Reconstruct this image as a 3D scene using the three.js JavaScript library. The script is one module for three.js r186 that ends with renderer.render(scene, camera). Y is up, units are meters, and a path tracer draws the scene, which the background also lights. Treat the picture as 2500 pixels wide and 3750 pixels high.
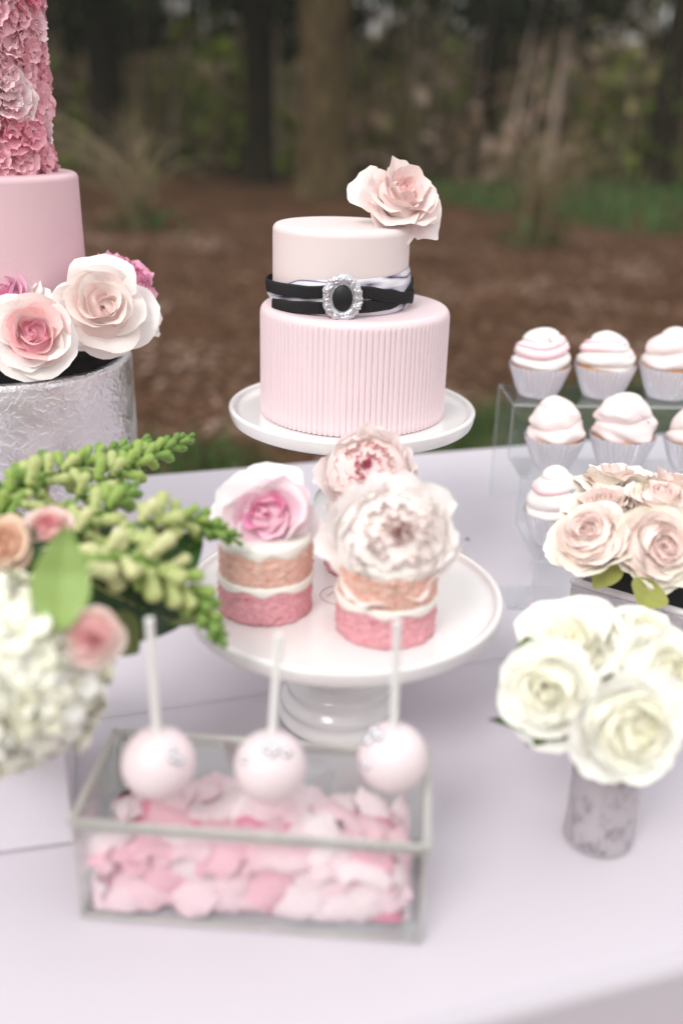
import * as THREE from 'three';
import { mergeGeometries, mergeVertices } from 'three/addons/utils/BufferGeometryUtils.js';
import { RoundedBoxGeometry } from 'three/addons/geometries/RoundedBoxGeometry.js';
import { ImprovedNoise } from 'three/addons/math/ImprovedNoise.js';

// ---------------------------------------------------------------- camera, sky, sun, exposure
const R = THREE.MathUtils.degToRad;
const scene = new THREE.Scene();
const camera = new THREE.PerspectiveCamera(54.43, 2500 / 3750, 0.05, 400);
camera.position.set(0, 1.2676, 0);
camera.rotation.order = 'YXZ';
camera.rotation.set(R(-22.52), 0, R(1.62));
camera.focus = 1.0;
camera.userData.fStop = 1.9;

const renderer = new THREE.WebGLRenderer({ antialias: true });
renderer.toneMapping = THREE.LinearToneMapping;
renderer.toneMappingExposure = 1.88;
renderer.shadowMap.enabled = true;
renderer.shadowMap.type = THREE.PCFSoftShadowMap;

{ // an even overcast sky, brighter towards the zenith
  const w = 64, h = 32, d = new Float32Array(w * h * 4);
  for (let j = 0; j < h; j++) for (let i = 0; i < w; i++) {
    const el = Math.max(0, Math.sin(((j + 0.5) / h - 0.5) * Math.PI)), l = 0.62 * (0.76 + 0.4 * el), k = (j * w + i) * 4;
    d[k] = l * 0.995; d[k + 1] = l; d[k + 2] = l * 1.012; d[k + 3] = 1;
  }
  const t = new THREE.DataTexture(d, w, h, THREE.RGBAFormat, THREE.FloatType);
  t.mapping = THREE.EquirectangularReflectionMapping; t.magFilter = t.minFilter = THREE.LinearFilter; t.needsUpdate = true;
  scene.background = t; scene.environment = t;
}
const sun = new THREE.DirectionalLight(new THREE.Color(1, 0.975, 0.94), 0.9);
sun.position.set(-2.1, 4.9, 2.7); sun.target.position.set(0, 0.75, -1);
sun.shadow.radius = 42; sun.shadow.mapSize.set(2048, 2048);
Object.assign(sun.shadow.camera, { left: -3, right: 3, top: 3, bottom: -3, near: 0.1, far: 20 });
scene.add(sun, sun.target);

// ---------------------------------------------------------------- helpers
function rng(seed) { let a = seed >>> 0; return () => { a = (a + 0x6D2B79F5) | 0; let t = Math.imul(a ^ (a >>> 15), 1 | a); t = (t + Math.imul(t ^ (t >>> 7), 61 | t)) ^ t; return ((t ^ (t >>> 14)) >>> 0) / 4294967296; }; }
const NZ = new ImprovedNoise();
const noise = (x, y, z = 0) => NZ.noise(x, y, z);
const fbm = (x, y, z = 0, o = 4) => { let s = 0, a = 0.5, f = 1; for (let i = 0; i < o; i++) { s += a * NZ.noise(x * f, y * f, z + i * 7.3); a *= 0.5; f *= 2.03; } return s; };
const lerp = (a, b, t) => a + (b - a) * t, clamp = (x, a = 0, b = 1) => Math.min(b, Math.max(a, x));
const smooth = (a, b, x) => { const t = clamp((x - a) / (b - a)); return t * t * (3 - 2 * t); };
const V = (x, y, z) => new THREE.Vector3(x, y, z);
const TT = 0.75;                                                    // height of the table top
const used = new Map();
function numbered(n) { const k = used.get(n) ?? 0; used.set(n, k + 1); return k ? `${n}_${String(k).padStart(3, '0')}` : n; }
function tag(o, label, category, group) { o.userData.label = label; o.userData.category = category; if (group) o.userData.group = group; return o; }
function thing(name, label, category, [x, y, z] = [0, 0, 0], group) { const g = new THREE.Group(); g.name = numbered(name); g.position.set(x, y, z); scene.add(g); return tag(g, label, category, group); }
function part(name, geo, mat, parent, label) { const m = new THREE.Mesh(geo, mat); m.name = name; parent.add(m); if (label) m.userData.label = label; return m; }
function struct(name, geo, mat) { const m = new THREE.Mesh(geo, mat); m.name = name; m.userData.kind = 'structure'; scene.add(m); return m; }

// grid of (nu+1) x (nv+1) points, f(u, v) -> [x, y, z]
function grid(nu, nv, f, uv) {
  const p = [], t = [], ix = [];
  for (let j = 0; j <= nv; j++) for (let i = 0; i <= nu; i++) { const q = f(i / nu, j / nv, i, j); p.push(q[0], q[1], q[2]); const w = uv ? uv(i / nu, j / nv) : [i / nu, j / nv]; t.push(w[0], w[1]); }
  for (let j = 0; j < nv; j++) for (let i = 0; i < nu; i++) { const a = j * (nu + 1) + i, b = a + 1, c = a + nu + 1, d = c + 1; ix.push(a, b, d, a, d, c); }
  const g = new THREE.BufferGeometry();
  g.setAttribute('position', new THREE.Float32BufferAttribute(p, 3)); g.setAttribute('uv', new THREE.Float32BufferAttribute(t, 2)); g.setIndex(ix); g.computeVertexNormals();
  return g;
}
// surface of revolution about y; pts = [[r, y], ...]; mod(theta, r, y, k) -> [r, y]
function revolve(pts, nT = 64, mod, us = 1, vs = 1) {
  const len = [0]; for (let k = 1; k < pts.length; k++) len.push(len[k - 1] + Math.hypot(pts[k][0] - pts[k - 1][0], pts[k][1] - pts[k - 1][1]));
  const n = pts.length - 1, g = grid(nT, n, (u, v, i, j) => {
    const th = (i % nT) / nT * Math.PI * 2; let [r, y] = pts[j]; if (mod) [r, y] = mod(th, r, y, j);
    return [r * Math.sin(th), y, r * Math.cos(th)];
  }, (u, v) => [u * us, len[Math.round(v * n)] * vs]);
  const nr = g.attributes.normal;                                     // close the normals over the seam
  for (let j = 0; j <= n; j++) { const a = j * (nT + 1), b = a + nT; const x = nr.getX(a) + nr.getX(b), y = nr.getY(a) + nr.getY(b), z = nr.getZ(a) + nr.getZ(b), l = Math.hypot(x, y, z) || 1; nr.setXYZ(a, x / l, y / l, z / l); nr.setXYZ(b, x / l, y / l, z / l); }
  return g;
}
function arc(cx, cy, r, a0, a1, n) { const o = []; for (let i = 0; i <= n; i++) { const a = R(lerp(a0, a1, i / n)); o.push([cx + r * Math.cos(a), cy + r * Math.sin(a)]); } return o; }
function dense(pts, step) { const o = [pts[0]]; for (let k = 1; k < pts.length; k++) { const n = Math.max(1, Math.ceil(Math.hypot(pts[k][0] - pts[k - 1][0], pts[k][1] - pts[k - 1][1]) / step)); for (let i = 1; i <= n; i++) o.push([lerp(pts[k - 1][0], pts[k][0], i / n), lerp(pts[k - 1][1], pts[k][1], i / n)]); } return o; }
function box(w, h, d, r = 0.001, s = 2) { return new RoundedBoxGeometry(w, h, d, s, r); }
function tube(points, rad, seg = 20, rs = 8, taper) {
  const c = new THREE.CatmullRomCurve3(points), g = new THREE.TubeGeometry(c, seg, rad, rs, false);
  if (taper) { const p = g.attributes.position; for (let i = 0; i <= seg; i++) { const o = c.getPointAt(i / seg), k = taper(i / seg); for (let j = 0; j <= rs; j++) { const q = i * (rs + 1) + j; p.setXYZ(q, o.x + (p.getX(q) - o.x) * k, o.y + (p.getY(q) - o.y) * k, o.z + (p.getZ(q) - o.z) * k); } } g.computeVertexNormals(); }
  return g;
}
const hexc = (h) => new THREE.Color(h);
// textures: f(x, y) with x, y in 0..1 -> [r, g, b] (sRGB 0..1) or one number
function tex(w, h, f, srgb = true, rx = 1, ry = 1) {
  const d = new Uint8Array(w * h * 4);
  for (let j = 0; j < h; j++) for (let i = 0; i < w; i++) { const c = f((i + 0.5) / w, (j + 0.5) / h), k = (j * w + i) * 4; const a = Array.isArray(c) ? c : [c, c, c]; for (let q = 0; q < 3; q++) d[k + q] = clamp(a[q]) * 255; d[k + 3] = 255; }
  const t = new THREE.DataTexture(d, w, h); t.wrapS = t.wrapT = THREE.RepeatWrapping; t.magFilter = THREE.LinearFilter; t.minFilter = THREE.LinearMipmapLinearFilter; t.generateMipmaps = true;
  if (srgb) t.colorSpace = THREE.SRGBColorSpace; t.repeat.set(rx, ry); t.needsUpdate = true; return t;
}
// noise that repeats over the tile (a torus walk)
const tnoise = (x, y, f, z = 0, o = 4) => { const a = x, b = y; return lerp(lerp(fbm(a * f, b * f, z, o), fbm((a - 1) * f, b * f, z, o), a), lerp(fbm(a * f, (b - 1) * f, z, o), fbm((a - 1) * f, (b - 1) * f, z, o), a), b) * 1.3; };
const mix3 = (a, b, t) => [lerp(a[0], b[0], t), lerp(a[1], b[1], t), lerp(a[2], b[2], t)];
const rgb = (r, g, b) => [r / 255, g / 255, b / 255];
const std = (o) => new THREE.MeshStandardMaterial({ roughness: 0.7, side: THREE.DoubleSide, ...o });
const phy = (o) => new THREE.MeshPhysicalMaterial({ roughness: 0.7, side: THREE.DoubleSide, ...o });

// ---------------------------------------------------------------- materials
const T = {
  petal: tex(256, 256, (x, y) => 0.5 + 0.35 * noise(x * 26 + 3 * noise(x * 3, y * 3), y * 3, 2) + 0.3 * fbm(x * 9, y * 9, 5), false),
  grain: tex(512, 512, (x, y) => 0.5 + tnoise(x, y, 40, 1, 4), false),
  weave: tex(256, 256, (x, y) => 0.5 + 0.22 * Math.sin(x * Math.PI * 2 * 64) * Math.sin(y * Math.PI * 2 * 64) + 0.35 * tnoise(x, y, 30, 8, 3), false, 12, 12),
  foil: tex(1024, 512, (x, y) => { const wx = x + 0.02 * noise(x * 12, y * 8, 3), r = 1 - Math.abs(tnoise(wx, y, 22, 4, 4)) * 2.6, q = 1 - Math.abs(tnoise(wx, y, 7, 9, 3)) * 2.2; return 0.5 * clamp(r) ** 4 + 0.3 * clamp(q) ** 6 + 0.4 * (0.5 + tnoise(x, y, 5, 2, 3)); }, false),
  leafing: tex(512, 512, (x, y) => clamp(0.6 + 0.9 * tnoise(x, y, 7, 17, 5) + 0.25 * tnoise(x, y, 30, 19, 3), 0.3, 1), false),
  mottle: tex(512, 512, (x, y) => { const a = tnoise(x, y, 9, 3, 5), b = tnoise(x, y, 22, 6, 4); return mix3(rgb(196, 190, 193), rgb(152, 145, 149), smooth(-0.05, 0.4, a + 0.5 * b)); }, true, 2, 1),
  hammer: tex(512, 512, (x, y) => 0.5 + 0.6 * tnoise(x, y, 14, 11, 3), false, 2, 2),
};
const bumpOf = (t, s) => ({ bumpMap: t, bumpScale: s });
const M = {};
{
  const pet = (c) => phy({ color: c, roughness: 0.85, specularIntensity: 0.5, ...bumpOf(T.petal, 0.0005) }), thin = (c) => phy({ color: c, roughness: 1, specularIntensity: 0.4, transmission: 0.14, thickness: 0, ...bumpOf(T.petal, 0.0005) });
  M.pet = pet;
  M.blush = ['#f8d0cd', '#f9dad6', '#f9e2de', '#fae9e5', '#faeeeb'].map(thin);           // centre to rim
  M.cakeRose = ['#ee86a6', '#f4b0c0', '#f8d4d1', '#faeae5', '#fbf4f0'].map(thin);
  M.bigRose = ['#f8d7d5', '#f9dfda', '#f9e7e1', '#faf0eb', '#fbf4f1'].map(thin);
  M.hotPeony = ['#e98fb6','#eb99bd','#eea6c6','#f1b6cf','#f3c4d8'].map(pet);
  M.hotCore = ['#e83a9a','#f4a3c8','#f8d3e0','#f8e5ea','#f8f0f1'].map(thin);
  M.pinkPeony = ['#ef8ea8', '#f5b4bf', '#f8d3d2', '#f9e6e3', '#faf0ee'].map(thin);
  M.creamPeony = ['#fbdad4', '#fcebe6', '#fdf2ee', '#fdf5f2', '#fdf7f5'].map(thin);
  M.dustyRose = ['#f5d9d3', '#f6e0da', '#f7e5df', '#f7eae2', '#f5efe0'].map(pet);
  M.whiteRose = ['#f6f1d2', '#f7f4de', '#f8f6e8', '#f8f7ee', '#f9f8f2'].map(pet);
  M.spray = ['#ee8fa0', '#f3b0b8', '#f6c9c8', '#f7dad4', '#f5e3da'].map(thin);
  M.peachy = ['#e3b098','#e8bca4','#ecc7b1','#eed0bb','#ecd5c0'].map(pet);
  M.hydrangea = ['#f9f8ea', '#f8f6e6', '#faf9f2', '#f5f4dc'].map(pet);
  M.carnation = ['#faa8bb', '#fbbac9', '#fbcbd5', '#fcdbe1', '#fce9eb'].map(thin);
  M.fondantPink = phy({ color: '#efd9dd', roughness: 0.5, ...bumpOf(T.grain, 0.0002) });
  M.fondantPale = phy({ color: '#eedfdd', roughness: 0.5, ...bumpOf(T.grain, 0.00015) });
  M.fondantLeft = phy({ color: '#eac6cd', roughness: 0.5, ...bumpOf(T.grain, 0.0002) });
  M.ceramic = phy({ color: '#efedec', roughness: 0.22, clearcoat: 0.6, clearcoatRoughness: 0.08 });
  M.print = std({ color: '#b98e86' });
  M.black = std({ color: '#0d0c10', roughness: 0.62 });
  M.jet = phy({ color: '#0a0a0d', roughness: 0.5 });
  M.silverLeaf = std({ color: '#d4d3d8', metalness: 0.85, roughness: 0.34, ...bumpOf(T.grain, 0.0008) });
  M.bead = std({ color: '#dcdce0', metalness: 0.9, roughness: 0.22 });
  M.foil = std({ color: '#efecee', metalness: 0.9, roughness: 0.6, roughnessMap: T.leafing, ...bumpOf(T.foil, 0.0011) });
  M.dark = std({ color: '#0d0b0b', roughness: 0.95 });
  M.cream = std({ color: '#f4f0e8', roughness: 0.45 });
  M.frosting = std({ color: '#f3eeeb', roughness: 0.5 });
  M.frostPink = std({ color: '#f2e2e0', roughness: 0.5 });
  M.syrup = std({ color: '#f5bccb', roughness: 0.35 });
  const crumb = (a, b, c, z) => std({ roughness: 0.9, map: tex(512, 256, (x, y) => { const n = tnoise(x, y, 20, z, 4), s = smooth(0.2, 0.34, tnoise(x, y, 13, z + 3, 2)); return mix3(mix3(a, b, clamp(0.5 + n * 1.6)), c, s * 0.8); }), ...bumpOf(T.grain, 0.003) });
  M.spongePink = crumb(rgb(240, 160, 170), rgb(249, 190, 197), rgb(222, 84, 106), 3);
  M.spongePeach = crumb(rgb(242, 184, 166), rgb(249, 212, 197), rgb(226, 138, 126), 9);
  M.spongeGold = std({ color: '#dea25c', roughness: 0.9, ...bumpOf(T.grain, 0.002) });
  M.wrapper = phy({ color: '#e8e6ec', roughness: 0.25, metalness: 0.3, transmission: 0.15, thickness: 0 });
  M.acrylic = phy({ color: '#fbfcfc', roughness: 0.02, transmission: 1, thickness: 0, ior: 1.49 });
  M.edge = phy({ color: '#eef2f2', roughness: 0.1, transmission: 0.75, thickness: 0 });
  M.glass = phy({ color: '#fbfdfc', roughness: 0.02, transmission: 1, thickness: 0, ior: 1.5 });
  M.came = std({ color: '#f1eee8', metalness: 0.2, roughness: 0.35, ...bumpOf(T.grain, 0.0006) });
  M.vaseSilver = std({ color: '#d6d3d6', metalness: 0.65, roughness: 0.36, ...bumpOf(T.hammer, 0.0015) });
  M.rim = std({ color: '#e4e2e4', metalness: 0.3, roughness: 0.25 });
  M.cup = std({ map: T.mottle, metalness: 0.5, roughness: 0.5, ...bumpOf(T.hammer, 0.0008) });
  M.popCoat = phy({ color: '#f0dfe2', roughness: 0.42, ...bumpOf(T.grain, 0.0006) });
  M.paperStick = std({ color: '#efedea', roughness: 0.8 });
  M.whiteBox = std({ color: '#dedae0', roughness: 0.6, ...bumpOf(T.grain, 0.0004) });
  M.cloth = std({ color: '#d2cbd3', roughness: 0.92, ...bumpOf(T.weave, 0.0004) });
  M.stem = std({ color: '#7fa045', roughness: 0.6 });
  M.twigStem = std({ color: '#5c6b35', roughness: 0.7 });
  M.buds = ['#6d9140', '#7d9f48', '#97b058', '#b9c27e', '#d3d39c'].map((c) => std({ color: c, roughness: 0.5, ...bumpOf(T.petal, 0.0008) }));
  M.leafPale = phy({ color: '#93ad5f', roughness: 0.5, ...bumpOf(T.petal, 0.001) });
  M.leafDark = phy({ color: '#35591c', roughness: 0.38, ...bumpOf(T.petal, 0.0012) });
  M.leafDeep = phy({ color: '#1f3a12', roughness: 0.4, ...bumpOf(T.petal, 0.0012) });
  M.leafOlive = phy({ color: '#6e7a45', roughness: 0.55, ...bumpOf(T.petal, 0.001) });
  M.sepal = phy({ color: '#a9ad5e', roughness: 1, transmission: 0.2, thickness: 0 });
}

// ---------------------------------------------------------------- flowers
// one petal: a cup-shaped blade that grows along a bending profile and wraps round the axis
function petalGeo({ L = 1, a0 = 30, a1 = 30, bend = 1, phi = 0.9, r0 = 0.03, ruf = 0.02, curl = 25, corner = 0, tip = 0.2, jag = 0.03, ns = 12, nt = 9, freq = 5 }, rand) {
  const p1 = rand() * 9, p2 = rand() * 9, z = rand() * 50, skew = (rand() - 0.5) * 0.25, cols = [];
  for (let i = 0; i <= ns; i++) {
    const s = 2 * i / ns - 1, top = (1 - tip * Math.abs(s + skew * 0.4) ** 2.6) * (1 + jag * noise(s * freq * 0.8, z) * 2 + jag * 0.5 * noise(s * freq * 2.6, z + 9)), col = []; let r = r0, y = 0, a = R(a0);
    for (let j = 0; j <= nt; j++) {
      const t = j / nt * top;
      a = R(lerp(a0, a1, Math.pow(clamp(t), bend)) + curl * smooth(0.68, 1.02, t) * (0.6 + 0.4 * Math.sin(s * 2 + p1)) + corner * s * s * t * t * t);
      if (j) { r += L * top / nt * Math.sin(a); y += L * top / nt * Math.cos(a); }
      const w = phi * (0.42 + 0.58 * Math.sin(Math.min(1, t * 1.15 + 0.08) * Math.PI * 0.62)), ph = w * s + skew * t * 0.5;
      const d = ruf * t * t * (Math.sin(s * freq + p1) + 0.6 * Math.sin(s * freq * 2.1 + p2)) * (0.35 + 0.65 * Math.abs(s)) + 0.35 * ruf * noise(s * 3, t * 4, z);
      const rr = Math.max(0.004, r + d * Math.cos(a)), yy = y - d * Math.sin(a);
      col.push([rr * Math.sin(ph), yy, rr * Math.cos(ph)]);
    }
    cols.push(col);
  }
  return grid(ns, nt, (u, v, i, j) => cols[i][j]);
}
const ringed = (n, f) => n.map((q, k) => ({ n: q, m: Math.min(4, Math.round(k / (n.length - 1) * 4)), ...f(k / (n.length - 1), k) }));
const FL = {   // rings from the heart outwards; m: index of tone
  rose: ringed([3, 4, 5, 5, 5, 5], (f, k) => ({ L: lerp(.68, 1.08, f), a0: lerp(17, 88, f), a1: lerp(-14, 62, f ** 1.6), phi: lerp(1.9, .98, f ** .6), r0: lerp(.02, .09, f), ruf: lerp(.01, .1, f ** 1.3), curl: lerp(12, 62, f ** .7), corner: 25 * f, freq: 3.6, tip: lerp(.2, .32, f), y0: -.02 * k, wild: .1 + .3 * f })),
  full: ringed([3, 4, 5, 5, 6, 6, 6, 5], (f, k) => ({ L: lerp(.8, 1.04, f), a0: lerp(16, 80, f ** .9), a1: lerp(-15, 20, f ** 2.2), phi: lerp(1.9, .9, f ** .6), r0: lerp(.02, .1, f), ruf: lerp(.012, .04, f), curl: lerp(10, 68, f), corner: 12 * f, y0: -.035 * k, wild: .14 * f })),
  open: ringed([3, 4, 5, 5, 6, 5, 4], (f, k) => ({ L: lerp(.64, 1.1, f), a0: lerp(17, 94, f), a1: lerp(-12, 56, f ** 1.6), phi: lerp(1.8, .86, f ** .6), r0: lerp(.02, .08, f), ruf: lerp(.015, .11, f), curl: lerp(14, 62, f ** .6), jag: .06, corner: 10 * f, freq: 3.4, tip: .28, y0: -.025 * k, wild: .12 + .3 * f })),
  peony: [  // crinkled ball of short petals in a saucer of broad ones
    { n: 7, L: .44, a0: 16, a1: -26, phi: 1.0, r0: .05, y0: .46, m: 0, wild: .2, ruf: .07, curl: 16, jag: .07, freq: 6 },
    { n: 6, L: .3, a0: 8, a1: -14, phi: 1.1, r0: .02, y0: .58, m: 0, wild: .2, ruf: .07, curl: 10, jag: .07, freq: 6 },
    { n: 9, L: .42, a0: 30, a1: -22, phi: .62, r0: .16, y0: .44, m: 1, wild: .2, ruf: .07, curl: 14, jag: .06, freq: 6 },
    { n: 10, L: .5, a0: 48, a1: -22, phi: .56, r0: .24, y0: .34, m: 2, wild: .2, ruf: .07, curl: 20, jag: .06, freq: 6 },
    { n: 10, L: .6, a0: 66, a1: -18, phi: .56, r0: .28, y0: .22, m: 3, wild: .2, ruf: .07, curl: 26, jag: .06, freq: 6 },
    { n: 9, L: .76, a0: 88, a1: -12, phi: .62, r0: .26, y0: .08, m: 4, wild: .2, ruf: .07, curl: 34, jag: .05, freq: 5 },
    { n: 8, L: .92, a0: 108, a1: 8, phi: .72, r0: .14, y0: .02, m: 4, wild: .2, ruf: .07, curl: 36, jag: .06, freq: 5 }],
};
const HEART = {   // the packed petals under the rims that show
  rose: [[.001, .0], [.3, .02], [.62, .12], [.66, .2], [.52, .33], [.36, .44], [.2, .52], [.08, .55], [.001, .55]],
  full: [[.001, -.2], [.3, -.16], [.6, .05], [.66, .2], [.6, .36], [.46, .5], [.3, .58], [.12, .62], [.001, .62]],
  open: [[.001, .0], [.3, .02], [.55, .12], [.58, .2], [.46, .33], [.32, .44], [.2, .5], [.08, .53], [.001, .53]],
  peony: [[.001, 0], [.4, .04], [.66, .2], [.72, .35], [.63, .52], [.46, .66], [.23, .73], [.001, .75]],
};
for (const k in HEART) HEART[k] = revolve(dense(HEART[k], .06), 40, (th, r, y) => [r * (1 + .05 * noise(Math.sin(th) * 2, y * 4, Math.cos(th) * 2)), y + .03 * noise(Math.sin(th) * r * 6, 4, Math.cos(th) * r * 6)]);
const petalCache = new Map();
function petalShape(kind, ring, k) {
  const key = kind + ring + '_' + k;
  if (!petalCache.has(key)) petalCache.set(key, petalGeo({ ns: 14, nt: 10, ...FL[kind][ring] }, rng(1 + ring * 97 + k * 31 + kind.length * 1301)));
  return petalCache.get(key);
}
const Y = V(0, 1, 0);
// a flower whose heart shows at c, turned along dir, of radius rad
function flower(name, label, kind, tones, c, dir, rad, seed, group, { spin = 0, lift = 0.4, sepals = false } = {}) {
  const d = V(...dir).normalize(), g = thing(name, label, 'flower', [c[0] - d.x * rad * lift, c[1] - d.y * rad * lift, c[2] - d.z * rad * lift], group), rand = rng(seed);
  g.quaternion.setFromUnitVectors(Y, d).multiply(new THREE.Quaternion().setFromAxisAngle(Y, spin));
  g.scale.setScalar(rad);
  FL[kind].forEach((ring, ri) => {
    const off = rand() * 6.28;
    for (let i = 0; i < ring.n; i++) {
      const m = part('petal', petalShape(kind, ri, (i + seed) % 3), tones[clamp(ring.m + (rand() < 0.2 ? 1 : 0), 0, tones.length - 1)], g);
      const w = 0.14 + (ring.wild ?? 0);
      m.rotation.set((rand() - 0.5) * w, off + i / ring.n * Math.PI * 2 + (rand() - 0.5) * (0.3 + w), (rand() - 0.5) * w, 'YXZ');
      m.scale.setScalar(1 - w * 0.3 + rand() * w * 0.7); m.position.y = ring.y0 ?? 0;
    }
  });
  part('heart', HEART[kind], tones[kind === 'rose' ? 1 : kind === 'peony' ? 3 : 2], g);
  if (sepals) { const base = revolve([[0.001, -0.16], [0.1, -0.13], [0.16, -0.04], [0.12, 0.06]], 12); part('calyx', base, M.sepal, g); }
  return g;
}
// ---------------------------------------------------------------- ground, hill, woods
{
  const mulch = tex(1024, 1024, (x, y) => { const a = tnoise(x, y, 60, 3, 4), b = tnoise(x, y, 8, 5, 3), c = smooth(0.24, 0.4, tnoise(x, y, 90, 7, 2)); return mix3(mix3(rgb(58, 40, 28), rgb(114, 84, 64), clamp(0.45 + a * 1.2 + b * 0.9)), rgb(140, 110, 98), c * 0.6); }, true, 60, 60);
  const gm = phy({ map: mulch, roughness: 1, specularIntensity: 0.15, ...bumpOf(tex(512, 512, (x, y) => 0.5 + tnoise(x, y, 50, 2, 4), false, 60, 60), 0.04) });
  const g = new THREE.PlaneGeometry(240, 240, 1, 1); g.rotateX(-Math.PI / 2);
  struct('ground', g, gm).position.set(0, 0, -20);
  const hm = phy({ specularIntensity: 0.15, map: tex(512, 512, (x, y) => { const a = tnoise(x, y, 30, 13, 4), b = tnoise(x, y, 6, 15, 3); return mix3(rgb(88, 78, 54), rgb(150, 132, 104), clamp(0.5 + a + b * 0.9)); }, true, 14, 6), roughness: 1 });
  struct('hill', grid(60, 30, (u, v) => { const x = lerp(-70, 70, u), z = lerp(-24, -75, v); return [x, -0.05 + 4.6 * smooth(-24, -62, z) ** 1.1 + 0.5 * fbm(x * 0.1, z * 0.1), z]; }), hm);
}
function instanced(name, geo, mat, n, f, kind) {
  const m = new THREE.InstancedMesh(geo, mat, n), o = new THREE.Object3D(), c = new THREE.Color();
  for (let i = 0; i < n; i++) { o.position.set(0, 0, 0); o.rotation.set(0, 0, 0); o.scale.set(1, 1, 1); const col = f(o, i); o.updateMatrix(); m.setMatrixAt(i, o.matrix); if (Array.isArray(col)) m.setColorAt(i, c.setRGB(col[0] / 255, col[1] / 255, col[2] / 255, THREE.SRGBColorSpace)); else if (col) m.setColorAt(i, c.set(col)); }
  m.name = name; if (kind) m.userData.kind = kind; return m;
}
const leafBlade = grid(2, 4, (u, v) => { const w = Math.sin(Math.PI * Math.pow(v, 0.8)) * 0.3, s = u * 2 - 1; return [s * w, v - 0.5, Math.abs(s) * 0.07 + 0.12 * Math.sin(v * 3)]; });
const pick = (a, r) => a[Math.floor(r() * a.length)];
{ // grass: a ragged strip of lawn behind the table and a patch further off
  const blade = grid(1, 4, (u, v) => [(u - 0.5) * 0.008 * (1 - v * 0.9), v * 0.09, 0.035 * v * v]), r = rng(77);
  const gr = instanced('grass', blade, std({ color: '#ffffff', roughness: 0.8 }), 26000, (o, i) => {
    let x, z;
    if (i < 17000) { do { x = lerp(-2.2, 2.6, r()); z = lerp(-2.4, -5.2, r()); } while (z < -3.75 - 0.22 * x - 0.5 * smooth(0.2, 1.4, x) + 0.9 * fbm(x * 1.1, z * 1.1, 4) || (x < 0.1 && fbm(x * 2.2 + 5, z * 2.2, 8) > 0.12)); }
    else { do { x = lerp(1.2, 11, r()); z = lerp(-11, -19, r()); } while (z > -11.2 - 1.6 * fbm(x * 0.5, 3) - (x < 3 ? (3 - x) * 1.5 : 0)); o.scale.set(3, 1.6, 2); }
    o.position.set(x, 0, z); o.rotation.set(0, r() * 6.28, 0); o.scale.multiplyScalar(0.7 + r() * 0.7);
    return pick(['#2f4d1c', '#3d5c24', '#46662b', '#2a431a', '#5a6b35'], r);
  }, 'stuff');
  gr.userData.label = 'short green lawn grass behind the table and at the wood edge'; scene.add(gr);
}
{ // shredded bark lying on the mulch
  const r = rng(61), chip = new THREE.BoxGeometry(0.05, 0.008, 0.016);
  const ch = instanced('bark_mulch', chip, phy({ color: '#ffffff', roughness: 1, specularIntensity: 0.15 }), 26000, (o) => {
    let x, z; do { z = -2.6 - 9 * Math.pow(r(), 1.4); x = (r() - 0.5) * (2 - z * 1.1); } while (fbm(x * 1.3, z * 1.3, 21) < -0.12 * r() - 0.02);
    o.position.set(x, 0.008 * r(), z); o.rotation.set((r() - 0.5) * 0.8, r() * 6.28, (r() - 0.5) * 0.8); o.scale.set(0.5 + 1.1 * r(), 1, 0.6 + 1.2 * r());
    const pale = 0.5 * fbm(x * 0.9 + 7, z * 0.9, 30) + 0.22 * (r() - 0.5);
    return pale > 0.12 ? pick(['#8f776a', '#9c8578', '#806a5d'], r) : pick(['#5c4535', '#6c5241', '#4e3a2c', '#7b6252'], r);
  }, 'stuff');
  ch.userData.label = 'shredded brown bark mulch scattered over the ground'; scene.add(ch);
}
{ // bare saplings and brush that close the wood
  const r = rng(5), twig = new THREE.CylinderGeometry(0.35, 1, 1, 5, 3); twig.translate(0, 0.5, 0);
  const th = instanced('thicket', twig, phy({ color: '#ffffff', roughness: 1, specularIntensity: 0.15 }), 2600, (o) => {
    const z = -18 - 34 * Math.pow(r(), 0.9), x = (r() - 0.5) * (14 - z * 1.25), rad = 0.014 + 0.06 * r() * r() + (r() < 0.06 ? 0.07 : 0);
    o.position.set(x, 0.04 * Math.max(0, -z - 26), z); o.scale.set(rad, 2 + 5 * r(), rad); o.rotation.set((r() - 0.5) * 0.3, r() * 6, (r() - 0.5) * 0.35);
    return pick(['#9c8876', '#b8a494', '#7a6856', '#d0bcaa', '#5e5040', '#aa966c'], r);
  }, 'stuff');
  th.userData.label = 'grey brown thicket of bare saplings closing the wood'; scene.add(th);
  const un = instanced('undergrowth', leafBlade, phy({ color: '#ffffff', roughness: 1, specularIntensity: 0.2 }), 26000, (o) => {
    let x, y, z, k; const c = r();
    z = -17 - 30 * r(); x = (r() - 0.5) * (12 - z * 1.2); const n = fbm(x * 0.35, z * 0.2, 3) + 0.25 * noise(x * 1.2, z * 0.7);
    y = 0.04 * Math.max(0, -z - 26) + (0.2 + 3.6 * clamp(0.5 + n)) * Math.pow(r(), 1.1);
    o.position.set(x, y, z); o.rotation.set(r() * 6, r() * 6, r() * 6); o.scale.setScalar(0.14 + 0.3 * r());
    const green = fbm(x * 0.3 + 4, z * 0.15, 12);
    return green > 0.08 ? pick([[108, 126, 48], [126, 144, 58], [85, 102, 38], [150, 161, 84]], r) : green > -0.04 ? pick([[133, 127, 74], [150, 141, 97], [112, 109, 60], [165, 154, 112]], r) : pick([[153, 132, 112], [171, 143, 124], [130, 109, 84], [186, 163, 144]], r);
  }, 'stuff');
  un.userData.label = 'brown and olive brush low in the wood'; scene.add(un);
}
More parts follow.
